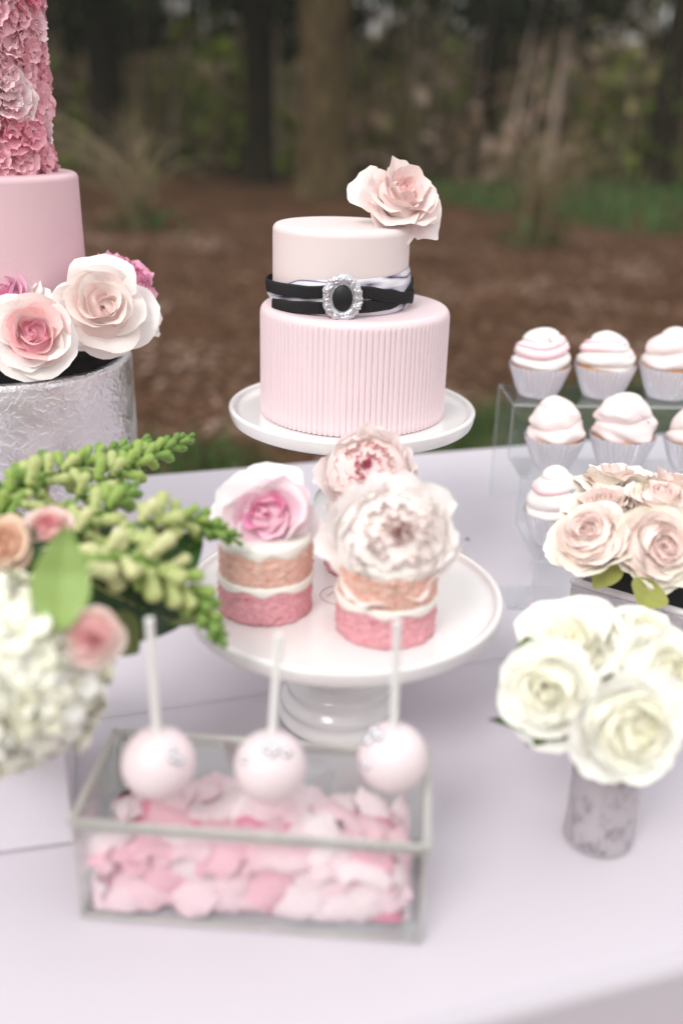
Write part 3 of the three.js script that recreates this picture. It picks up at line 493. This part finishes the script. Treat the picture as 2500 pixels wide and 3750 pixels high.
cupcake('pale pink swirled cupcake, leftmost on the middle step of the riser', [0.264, TT + 0.096, -1.19], 4.4, { mat: M.frostPink, H: 0.047, turns: 2, sharp: 1.5, wob: 0.14, s: 0.98 });
cupcake('broad slumped pale cupcake with a silver bead, centre of the middle step', [0.349, TT + 0.096, -1.193], 5.2, { mat: M.frostPink, H: 0.047, turns: 1.6, sharp: 2.3, wob: 0.18, beads: [[0.55, 0.6], [0.7, 0.45]], s: 1.06 });
cupcake('pointed pale cupcake at the picture edge on the middle step', [0.439, TT + 0.096, -1.196], 6.1, { mat: M.frostPink, H: 0.055, turns: 1.8, sharp: 1.1, wob: 0.1, s: 0.95 });
cupcake('white cupcake with pink drizzle on the lowest step beside the blush roses', [0.2515, TT + 0.036, -1.089], 7.7, { H: 0.054, turns: 3.4, sharp: 1.2, stripes: 1, beads: [[0.5, 0.62], [0.62, 0.56], [0.75, 0.6]], s: 0.97 });

// ---------------------------------------------------------------- blush roses in the square silver vase
{
  const t = thing('square_vase', 'square silver vase holding the blush roses at right', 'vase', [0.2176, TT, -0.8422]); t.rotation.y = R(-34);
  const S = 0.125, h = 0.1, w = 0.004, y0 = 0.001;
  part('front_wall', box(S, h, w, 0.0012), M.vaseSilver, t).position.set(S / 2, h / 2 + y0, -w / 2);
  part('back_wall', box(S, h, w, 0.0012), M.vaseSilver, t).position.set(S / 2, h / 2 + y0, -S + w / 2);
  for (const x of [w / 2, S - w / 2]) part('side_wall', box(w, h, S - 2 * w - 0.0004, 0.0012), M.vaseSilver, t).position.set(x, h / 2 + y0, -S / 2);
  part('rim', box(S + 0.003, 0.006, 0.0075, 0.0028, 4), M.rim, t).position.set(S / 2, h + 0.0042, -0.002);
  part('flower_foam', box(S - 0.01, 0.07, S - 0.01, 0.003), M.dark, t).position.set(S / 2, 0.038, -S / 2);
}
{
  const g = 'blush roses in the square silver vase', D = M.dustyRose;
  flower('rose', 'blush rose at front left of the silver vase, seen from its side', 'full', D, [0.2152, 0.9258, -0.7947], [-0.42, 0.72, 0.42], 0.041, 61, g, { lift: 0.55, sepals: true });
  flower('rose', 'blush rose facing the viewer at front right of the silver vase', 'full', D, [0.2712, 0.9241, -0.7723], [0.1, 0.45, 0.85], 0.042, 67, g, { lift: 0.5, spin: 0.5, sepals: true });
  flower('rose', 'dusty pink rose in the middle row at left above the silver vase', 'full', D, [0.2388, 0.9349, -0.8472], [-0.2, 0.9, 0.1], 0.039, 71, g, { lift: 0.6, sepals: true });
  flower('rose', 'dusty pink rose in the middle row at the right picture edge', 'full', D, [0.2930, 0.9444, -0.8403], [0.2, 0.9, 0.15], 0.038, 73, g, { lift: 0.6, sepals: true });
  flower('rose', 'thin edged pink rose at the back left of the silver vase', 'open', D, [0.2625, 0.9386, -0.9028], [-0.05, 1, -0.2], 0.039, 79, g, { lift: 0.45, sepals: true });
  flower('rose', 'peach rose at the back of the silver vase by the right edge', 'open', D, [0.3152, 0.9388, -0.8921], [0.15, 1, -0.2], 0.037, 83, g, { lift: 0.45, sepals: true });
}
// ---------------------------------------------------------------- white roses in the mercury cup
{
  const t = thing('cup_vase', 'mottled grey silver cup holding white roses at lower right', 'vase', [0.2035, TT, -0.614]);
  const pr = [[0.001, 0.001], [0.0235, 0.0008], [0.0256, 0.003], [0.0259, 0.012], [0.0252, 0.03], [0.0252, 0.05], [0.0264, 0.072], [0.0295, 0.098], [0.0318, 0.108], [0.0324, 0.1095], [0.031, 0.1095], [0.0285, 0.098], [0.0252, 0.07], [0.024, 0.03]];
  part('cup', revolve(dense(pr, 0.004), 64, (th, r, y) => [r * (1 + 0.012 * noise(Math.sin(th) * 2, y * 40, Math.cos(th) * 2)), y], 1, 6), M.cup, t);
  part('band', revolve(arc(0.0254, 0.0025, 0.0008, -90, 90, 6), 64), M.cup, t);
  const g = 'white roses in the mottled cup', D = M.whiteRose;
  const put = (lab, c, d, r, s, k = 'full') => flower('rose', lab, k, D, c, d, r, s, g, { lift: 0.5, sepals: true, spin: s });
  put('largest white rose facing forward over the cup, lowest of the bunch', [0.2006, 0.8814, -0.5652], [0.12, 0.42, 0.9], 0.0445, 91);
  put('white rose at the left side of the cup, beside the dark thin leaf', [0.1466, 0.8901, -0.5959], [-0.3, 0.5, 0.8], 0.0405, 97);
  put('white rose at the top left of the bunch behind the small leaf', [0.1741, 0.8959, -0.6524], [-0.3, 0.85, 0.3], 0.045, 101, 'rose');
  put('white rose at the top right of the bunch', [0.2292, 0.8997, -0.6594], [0.1, 0.95, 0.2], 0.044, 103);
  put('white rose in the middle of the bunch at the right picture edge', [0.2348, 0.8928, -0.6132], [0.35, 0.65, 0.6], 0.044, 107);
  put('cream rose tucked in the centre of the bunch over the cup', [0.1968, 0.8799, -0.6295], [-0.02, 0.85, 0.5], 0.041, 109);
}
// ---------------------------------------------------------------- leaves and stems
// a blade from a to b, facing n
function leaf(name, label, mat, a, b, n, width, bendv = 0.12, foldv = 0.25) {
  const A = V(...a), B = V(...b), L = A.distanceTo(B), y = B.clone().sub(A).normalize(), x = new THREE.Vector3().crossVectors(y, V(...n)).normalize(), z = new THREE.Vector3().crossVectors(x, y);
  const t = thing(name, label, 'leaf', a); t.quaternion.setFromRotationMatrix(new THREE.Matrix4().makeBasis(x, y, z));
  const surf = (s, v) => { const w = width / 2 * Math.pow(Math.sin(Math.PI * Math.pow(clamp(v * 0.985 + 0.006), 0.78)), 0.85); return [s * w, v * L, bendv * L * Math.sin(v * Math.PI) - foldv * w * (1 - Math.abs(s)) + 0.03 * w * Math.sin(v * 20) + 0.025 * w * Math.abs(Math.sin(v * 26 - Math.abs(s) * 5)) * (1 - s * s)]; };
  part('blade', grid(12, 44, (u, v) => surf(u * 2 - 1, v)), mat, t);
  const mid = []; for (let k = 0; k <= 10; k++) { const q = surf(0, k / 10); mid.push(V(q[0], q[1], q[2] - 0.0003)); } part('midrib', tube(mid, Math.max(0.0005, width * 0.018), 14, 5, (q) => 1 - 0.8 * q), M.sepal, t);
  return t;
}
leaf('leaf', 'small green leaf poking up between the white roses', M.leafOlive, [0.1416, 0.8876, -0.6381], [0.1388, 0.9048, -0.6452], [0.2, 0.5, 0.85], 0.024);
leaf('leaf', 'thin dark leaf hanging left below the white roses', M.leafDark, [0.1624, 0.8564, -0.5873], [0.1092, 0.8591, -0.6046], [0.1, 0.8, 0.5], 0.012);
leaf('leaf', 'short dark sepal drooping under the white roses', M.leafOlive, [0.1507, 0.8595, -0.5886], [0.1344, 0.8484, -0.5894], [0.1, 0.8, 0.5], 0.01);
leaf('leaf', 'yellow green leaf over the silver vase rim under the blush roses', M.sepal, [0.2415, 0.9080, -0.7873], [0.2217, 0.8783, -0.7804], [-0.2, 0.4, 0.9], 0.026);
leaf('leaf', 'yellow green leaf under the front right blush rose', M.sepal, [0.2677, 0.8944, -0.7654], [0.2542, 0.8772, -0.7475], [0.1, 0.5, 0.9], 0.036);

// ---------------------------------------------------------------- glass box, petals and cake pops
const GB = { x: -0.1695, z: -0.516, a: R(-3.7), W: 0.231, H: 0.078, D: 0.101 };
{
  const t = thing('glass_box', 'clear glass box with silver metal frame and closed lid full of pink petals', 'glass box', [GB.x, TT, GB.z]); t.rotation.y = GB.a;
  const { W, H, D } = GB, w = 0.0026, bar = (nm, x, y, z, a, b, c, r = 0.0012) => part(nm, box(a, b, c, r), M.came, t).position.set(x, y, z);
  for (const z of [-w / 2, -D + w / 2]) { bar('frame_bar', W / 2, 0.0022, z, W, w, w); bar('frame_bar', W / 2, H - 0.0022, z, W, w, w); }
  for (const x of [w / 2, W - w / 2]) { for (const y of [0.0022, H - 0.0022]) bar('frame_bar', x, y, -D / 2, w, w, D - 2 * w - 0.0004); for (const z of [-w / 2, -D + w / 2]) bar('frame_post', x, H / 2, z, w, H - 2 * w - 0.0012, w); }
  const lid = new THREE.Group(); lid.name = 'lid'; t.add(lid); lid.position.set(-0.002, H + 0.0006, 0.002);
  const lb = (x, z, a, c) => part('lid_bar', box(a, 0.0042, c, 0.0016, 3), M.came, lid).position.set(x, 0.0025, z), LW = W + 0.004, LD = D + 0.004;
  lb(LW / 2, -0.0025, LW, 0.005); lb(LW / 2, -LD + 0.0025, LW, 0.005); lb(0.0025, -LD / 2, 0.005, LD - 0.0104); lb(LW - 0.0025, -LD / 2, 0.005, LD - 0.0104);
  { const tw = []; for (let i = 0; i < 110; i++) { const g = box(0.0007, 0.0036, 0.0009, 0.0003, 1); g.rotateZ(0.6); g.translate(0.003 + i * (LW - 0.006) / 109, 0.0025, 0.0002); tw.push(g); } part('rope_trim', mergeGeometries(tw), M.came, lid).userData.kind = 'stuff'; }
  part('lid_pane', box(LW - 0.0104, 0.002, LD - 0.0104, 0.0004), M.glass, lid).position.set(LW / 2, 0.0032, -LD / 2);
  part('front_pane', box(W - 2 * w - 0.0004, H - 2 * w - 0.002, 0.0018, 0.0004), M.glass, t).position.set(W / 2, H / 2, -w / 2);
  part('back_pane', box(W - 2 * w - 0.0004, H - 2 * w - 0.002, 0.0018, 0.0004), M.glass, t).position.set(W / 2, H / 2, -D + w / 2);
  for (const x of [w / 2, W - w / 2]) part('side_pane', box(0.0018, H - 2 * w - 0.002, D - 2 * w - 0.0008, 0.0004), M.glass, t).position.set(x, H / 2, -D / 2);
  part('floor_pane', box(W - 2 * w - 0.0004, 0.0018, D - 2 * w - 0.0004, 0.0004), M.glass, t).position.set(W / 2, 0.0016, -D / 2);
  const r = rng(8), cols = ['#f8d3dd', '#f6c8d4', '#f9dde5', '#f5bccb', '#f7ccd8', '#fae2e9', '#f8d6e0'], gs = [], o = new THREE.Object3D();
  const dye = (g, c) => { const n = g.attributes.position.count, q = new Float32Array(n * 3), k = hexc(c); for (let i = 0; i < n; i++) k.toArray(q, i * 3); g.setAttribute('color', new THREE.BufferAttribute(q, 3)); return g; };
  const top = (x, z) => 0.055 - 0.014 * Math.pow(Math.abs(x / W - 0.5) * 2, 3) - 0.012 * Math.pow(Math.abs(z / D + 0.5) * 2, 3) + 0.01 * noise(x * 40, z * 40, 3);
  // broad cupped petals, domed side out
  const caps = [1, 2, 3, 4].map((k) => grid(18, 7, (u, v) => { const th = u * 6.28318, e = v * (1 + 0.1 * Math.sin(th * 2 + k) + 0.07 * Math.sin(th * 3 + k * 2) + 0.03 * Math.sin(th * 7 + k)), y = 0.007 * (1 - v * v) + 0.003 * v * v * v * Math.sin(th * 5 + k * 3) + 0.0016 * v * v * Math.sin(th * 9 + k) - 0.001 * v * v; return [0.022 * e * Math.cos(th), y, 0.019 * e * Math.sin(th)]; }));
  gs.push(dye(grid(50, 30, (u, v) => { const x = lerp(0.014, W - 0.014, u), z = lerp(-0.013, -D + 0.013, v), e = Math.min(u * 2.2, (1 - u) * 2.2, v, 1 - v); return [x, lerp(0.005, top(x, z) - 0.006, smooth(0, 0.07, e)), z]; }), '#ea8fab'));
  const put = (x, y, z, rx, ry, rz, k) => { o.position.set(x, y, z); o.rotation.set(rx, ry, rz, 'YXZ'); o.scale.setScalar(k); o.updateMatrix(); gs.push(dye(pick(caps, r).clone().applyMatrix4(o.matrix), pick(cols, r))); };
  const j = (q) => (r() - 0.5) * q;
  for (let a = 0; a < 8; a++) for (let b = 0; b < 4; b++) { const x = lerp(0.024, W - 0.026, (a + 0.5 * (b % 2)) / 7.6) + j(0.008), z = lerp(-0.022, -D + 0.02, b / 3) + j(0.008); put(x, top(x, z) - 0.006 + j(0.006), z, j(0.9), r() * 6, j(0.9), 0.8 + 0.35 * r()); }
  for (let a = 0; a < 8; a++) for (let b = 0; b < 3; b++) put(lerp(0.022, W - 0.024, (a + 0.5 * (b % 2)) / 7.6) + j(0.008), 0.014 + b * 0.014 + j(0.006), -0.014 - 0.003 * b + j(0.003), 1.35 + j(0.7), j(0.7), j(0.5), 0.75 + 0.3 * r());
  for (const sd of [0, 1]) for (let a = 0; a < 4; a++) for (let b = 0; b < 2; b++) put(sd ? W - 0.017 : 0.017, 0.018 + b * 0.018, lerp(-0.022, -D + 0.022, a / 3), 1.4 + j(0.6), (sd ? 1 : -1) * 1.57 + j(0.5), j(0.5), 0.75 + 0.25 * r());
  const heap = mergeGeometries(gs), hq = heap.attributes.position; for (let i = 0; i < hq.count; i++) hq.setXYZ(i, clamp(hq.getX(i), 0.0055, W - 0.0055), clamp(hq.getY(i), 0.0032 + 0.0008 * Math.sin(i), H - 0.006), clamp(hq.getZ(i), -D + 0.006, -0.0052 - 0.0008 * Math.cos(i)));
  const hp = new THREE.Mesh(heap, phy({ color: '#ffffff', vertexColors: true, roughness: 0.85, ...bumpOf(T.petal, 0.0005) })); hp.name = 'flower_petals'; hp.userData.kind = 'stuff'; hp.position.set(GB.x, TT, GB.z); hp.rotation.y = GB.a;
  tag(hp, 'loose pink flower petals filling the glass box', 'petals'); scene.add(hp);
}
function cakePop(label, [x, z], rad, len, lean, beads, seed) {
  const t = thing('cake_pop', label, 'cake pop', [x, TT + GB.H + 0.0050, z], 'cake pops set upside down on the glass box');
  const b = new THREE.SphereGeometry(rad, 48, 32), p = b.attributes.position, v = V(0, 0, 0); for (let i = 0; i < p.count; i++) { v.fromBufferAttribute(p, i).multiplyScalar(1 + 0.02 * fbm(p.getX(i) * 40, p.getY(i) * 40, p.getZ(i) * 40 + seed)); p.setXYZ(i, v.x, v.y, v.z); } b.computeVertexNormals();
  part('ball', b, M.popCoat, t).position.y = rad;
  const s = part('stick', new THREE.CylinderGeometry(0.0028, 0.0028, len, 14), M.paperStick, t); const d = V(...lean).normalize(); s.quaternion.setFromUnitVectors(Y, d); s.position.set(d.x * (rad * 0.9 + len / 2), rad + d.y * (rad * 0.9 + len / 2), d.z * (rad * 0.9 + len / 2));
  for (const [az, el, sz] of beads) { const m = part('silver_bead', new THREE.SphereGeometry(sz, 14, 10), M.bead, t), a = R(az), e = R(el); m.position.set(rad * Math.sin(a) * Math.cos(e), rad + rad * Math.sin(e), rad * Math.cos(a) * Math.cos(e)); }
}
cakePop('pale pink cake pop at left on the glass box, beads on its right', [-0.1165, -0.546], 0.0245, 0.086, [-0.01, 1, 0], [[38, 38, 0.0036], [48, 30, 0.0032], [44, 48, 0.0028]], 1);
cakePop('pale pink cake pop in the middle with a row of silver beads on top', [-0.0425, -0.546], 0.024, 0.073, [0.05, 1, -0.12], [[-5, 62, 0.0036], [22, 60, 0.0034], [46, 50, 0.0034], [8, 55, 0.003], [-50, 35, 0.003]], 2);
cakePop('pale pink cake pop at right on the glass box with large bead at its shoulder', [0.0395, -0.560], 0.0238, 0.083, [-0.02, 1, 0], [[-60, 60, 0.0045], [-75, 42, 0.0042], [-50, 10, 0.0032], [-95, 55, 0.004]], 3);

// ---------------------------------------------------------------- green and white arrangement at the left
{
  const t = thing('box_vase', 'white square box vase under the hydrangea at lower left', 'vase', [-0.192, TT, -0.589]); t.rotation.y = R(14);
  const S = 0.13, H = 0.105, w = 0.004;
  part('front_wall', box(S, H, w, 0.0012), M.whiteBox, t).position.set(-S / 2, H / 2 + 0.0006, -w / 2); part('back_wall', box(S, H, w, 0.0012), M.whiteBox, t).position.set(-S / 2, H / 2 + 0.0006, -S + w / 2);
  for (const x of [-w / 2, -S + w / 2]) part('side_wall', box(w, H, S - 2 * w - 0.0004, 0.0012), M.whiteBox, t).position.set(x, H / 2 + 0.0006, -S / 2);
  part('flower_foam', box(S - 0.01, 0.08, S - 0.01, 0.003), M.leafDeep, t).position.set(-S / 2, 0.05, -S / 2);
}
{
  const C = [-0.2102, 0.9202, -0.5542], t = thing('hydrangea', 'round white hydrangea head over the white box vase', 'flower', C), r = rng(19), rad = 0.056;
  const flo = (s) => { const q = rng(s), gs = []; for (let i = 0; i < 4; i++) { const g = petalGeo({ L: 0.0155, a0: 75, a1: 62, phi: 0.72, r0: 0.0006, ruf: 0.0008, curl: 25, ns: 6, nt: 5, tip: 0.35 }, q); g.rotateX((q() - 0.5) * 0.2); g.rotateY(i * 1.5708 + 0.2 * q()); gs.push(g); } const c = new THREE.SphereGeometry(0.001, 6, 5); c.translate(0, 0.001, 0); gs.push(c); return mergeGeometries(gs); };
  const fs = [5, 6, 7].map(flo);
  part('head', new THREE.SphereGeometry(rad * 0.9, 24, 16), M.hydrangea[1], t);
  for (let i = 0; i < 240; i++) { const y = 1 - 2 * (i + 0.5) / 240, a = i * 2.39996, k = Math.sqrt(1 - y * y), d = V(k * Math.cos(a), y, k * Math.sin(a)), m = part('floret', pick(fs, r), pick(M.hydrangea, r), t), rr = rad * (0.88 + 0.17 * r() + 0.12 * fbm(d.x * 2.5, d.y * 2.5, d.z * 2.5)); m.position.set(d.x * rr, d.y * rr * 0.98, d.z * rr); d.x += 0.5 * (r() - 0.5); d.y += 0.5 * (r() - 0.5); d.z += 0.5 * (r() - 0.5); m.quaternion.setFromUnitVectors(Y, d.normalize()).multiply(new THREE.Quaternion().setFromAxisAngle(Y, r() * 6)); m.scale.setScalar(0.85 + 0.55 * r()); }
}
const budGeo = revolve([[0.0001, 0], [0.12, 0.05], [0.17, 0.2], [0.165, 0.4], [0.19, 0.62], [0.215, 0.8], [0.15, 0.94], [0.0001, 1]], 12, (th, r, y) => [r * (1 + 0.14 * Math.cos(th * 2) + 0.06 * Math.cos(th * 3 + y * 4)), y]);
function snapdragon(label, pts, n, l0, l1, f0, seed, pale = 1) {
  const P = pts.map((q) => V(...q)), o = P[0].clone(), L = P.map((q) => q.clone().sub(o)), c = new THREE.CatmullRomCurve3(L), t = thing('snapdragon_stem', label, 'snapdragon', o.toArray()), r = rng(seed);
  part('stem', tube(L, 0.0026, 40, 7, (q) => 1 - 0.65 * q), M.stem, t);
  for (let i = 0; i < n; i++) {
    const f = i / (n - 1), s = lerp(f0, 0.995, Math.pow(f, 0.68)), p = c.getPointAt(s), tan = c.getTangentAt(s), a = i * 2.4 + r() * 0.5, side = new THREE.Vector3().crossVectors(tan, Math.abs(tan.y) > 0.9 ? V(1, 0, 0) : Y).normalize().applyAxisAngle(tan, a);
    const len = lerp(l0, l1, f) * (0.95 + 0.4 * r()), d = side.clone().multiplyScalar(lerp(1.0, 0.35, f)).addScaledVector(tan, lerp(0.45, 1, f)).normalize();
    const m = part('bud', budGeo, M.buds[clamp(Math.floor((1 - f) * 4.4 * pale + r() * 1.2 - 0.4), 0, 4)], t); m.position.copy(p).addScaledVector(side, 0.0015); m.quaternion.setFromUnitVectors(Y, d); m.scale.set(len * 1.15, len, len * 1.15);
    if (f < 0.6) { const cx = part('calyx', budGeo, M.buds[0], t); cx.position.copy(m.position); cx.quaternion.copy(m.quaternion); cx.scale.set(len * 0.95, len * 0.42, len * 0.95); }
  }
}
snapdragon('green snapdragon stem reaching highest, its tip before the silver tier', [[-0.2018, 0.9507, -0.6264], [-0.2058, 0.9761, -0.7019], [-0.1767, 0.9800, -0.7793], [-0.1404, 0.9811, -0.8555]], 46, 0.021, 0.009, 0.28, 3, 0.85);
snapdragon('green snapdragon stem at upper left, behind the peach bud', [[-0.2357, 0.9583, -0.6295], [-0.2407, 0.9850, -0.6731], [-0.2288, 0.9875, -0.7282], [-0.2065, 0.9816, -0.7907], [-0.1744, 0.9822, -0.8343]], 44, 0.020, 0.010, 0.25, 4, 0.8);
snapdragon('green snapdragon stem pointing right towards the magenta hearted rose', [[-0.1755, 0.9685, -0.6121], [-0.1508, 0.9845, -0.6404], [-0.1151, 0.9726, -0.6842], [-0.0822, 0.9525, -0.7029]], 38, 0.021, 0.0075, 0.26, 5, 0.9);
snapdragon('green snapdragon stem drooping right over the low cake stand', [[-0.1791, 0.9797, -0.5951], [-0.1398, 0.9813, -0.6012], [-0.1114, 0.9561, -0.6178], [-0.0841, 0.9120, -0.6212]], 36, 0.021, 0.009, 0.26, 6, 0.95);
leaf('leaf', 'broad pale green leaf standing beside the hydrangea', M.leafPale, [-0.1690, 0.9670, -0.5249], [-0.1697, 1.0204, -0.5633], [0.3, 0.25, 0.9], 0.036, -0.08);
leaf('leaf', 'large dark leaf behind the snapdragons, above the left cake pop stick', M.leafDeep, [-0.1758, 0.9499, -0.6261], [-0.1170, 0.9037, -0.6502], [0.1, 0.75, 0.6], 0.062, 0.05);
leaf('leaf', 'dark green leaf under the right pointing snapdragon', M.leafDark, [-0.1541, 0.9430, -0.6449], [-0.1054, 0.9541, -0.6928], [0.2, 0.7, 0.65], 0.052, 0.08);
leaf('leaf', 'dark green leaf between the peach bud and the broad pale leaf', M.leafDark, [-0.2258, 0.9589, -0.6082], [-0.1855, 0.9796, -0.6492], [0.1, 0.8, 0.5], 0.045, 0.08);
snapdragon('short snapdragon stem with pale buds in the middle of the arrangement', [[-0.2005, 0.9641, -0.5995], [-0.1889, 0.9779, -0.6377], [-0.1763, 0.9809, -0.6768], [-0.1655, 0.9797, -0.7250]], 24, 0.021, 0.012, 0.2, 8, 1.1);
snapdragon('pale budded snapdragon stem lying low over the large dark leaf', [[-0.1802, 0.9686, -0.5851], [-0.1616, 0.9794, -0.6004], [-0.1428, 0.9694, -0.6125], [-0.1246, 0.9484, -0.6255]], 22, 0.020, 0.012, 0.2, 9, 1.15);
snapdragon('green snapdragon stem rising at the left picture edge', [[-0.2481, 0.9608, -0.6306], [-0.2500, 0.9773, -0.6699], [-0.2483, 0.9872, -0.7065], [-0.2420, 0.9917, -0.7517]], 26, 0.019, 0.010, 0.25, 10, 0.7);
leaf('leaf', 'dark leaf deep among the snapdragon stems', M.leafDeep, [-0.2364, 0.9482, -0.6578], [-0.1769, 0.9614, -0.7174], [0.1, 0.8, 0.55], 0.06, 0.06);
leaf('leaf', 'mid green leaf dropping between hydrangea and small pink rose', M.leafDark, [-0.1803, 0.9713, -0.5862], [-0.1654, 0.9474, -0.5655], [0.1, 0.5, 0.85], 0.03, 0.06);
leaf('leaf', 'olive leaf low behind the small pink rose', M.leafOlive, [-0.1650, 0.9310, -0.6074], [-0.1388, 0.9068, -0.6028], [0.1, 0.6, 0.8], 0.034);
leaf('leaf', 'narrow olive leaf crossing to the white stand rim', M.leafOlive, [-0.1389, 0.9115, -0.6480], [-0.0996, 0.8999, -0.6649], [0.1, 0.8, 0.6], 0.018);
leaf('leaf', 'thin dark leaf below the small pink rose', M.leafDark, [-0.1683, 0.9120, -0.5670], [-0.1489, 0.9064, -0.5755], [0.1, 0.8, 0.6], 0.008);
leaf('leaf', 'grey green leaf at the left edge of the arrangement', M.leafDark, [-0.2487, 0.9696, -0.6884], [-0.2672, 0.9878, -0.7175], [0.3, 0.3, 0.9], 0.02);
flower('rose', 'small pink spray rose low at the right of the hydrangea', 'full', M.spray, [-0.1488, 0.9601, -0.5275], [0.25, 0.35, 0.85], 0.0205, 113, null, { lift: 0.8, sepals: true });
flower('rose', 'coral pink spray rose bud under the upper snapdragon', 'full', M.spray, [-0.2066, 0.9873, -0.6416], [0.05, 0.75, 0.5], 0.0195, 127, null, { lift: 0.7, sepals: true });
flower('rose', 'peach coloured bloom at the left picture edge above the hydrangea', 'full', M.peachy, [-0.2309, 0.9822, -0.6178], [-0.15, 0.6, 0.7], 0.022, 131, null, { lift: 0.6 });

// ---------------------------------------------------------------- crumbs on the cloth
for (const [lab, p, m, s] of [['tiny brown cake crumb on the cloth right of the low stand', [0.1624, 0.7510, -1.1689], M.spongeGold, 0.0022], ['tiny pink sugar flake on the cloth left of the silver vase', [0.2162, 0.7510, -0.9921], M.syrup, 0.0028]]) {
  const g = new THREE.IcosahedronGeometry(s, 1); g.scale(1.3, 0.4, 1); const q = new THREE.Mesh(g, m); q.name = numbered('crumb'); q.position.set(...p); scene.add(tag(q, lab, 'crumb'));
}

scene.traverse((o) => { if (o.isMesh) { o.castShadow = true; o.receiveShadow = true; } });
renderer.render(scene, camera);
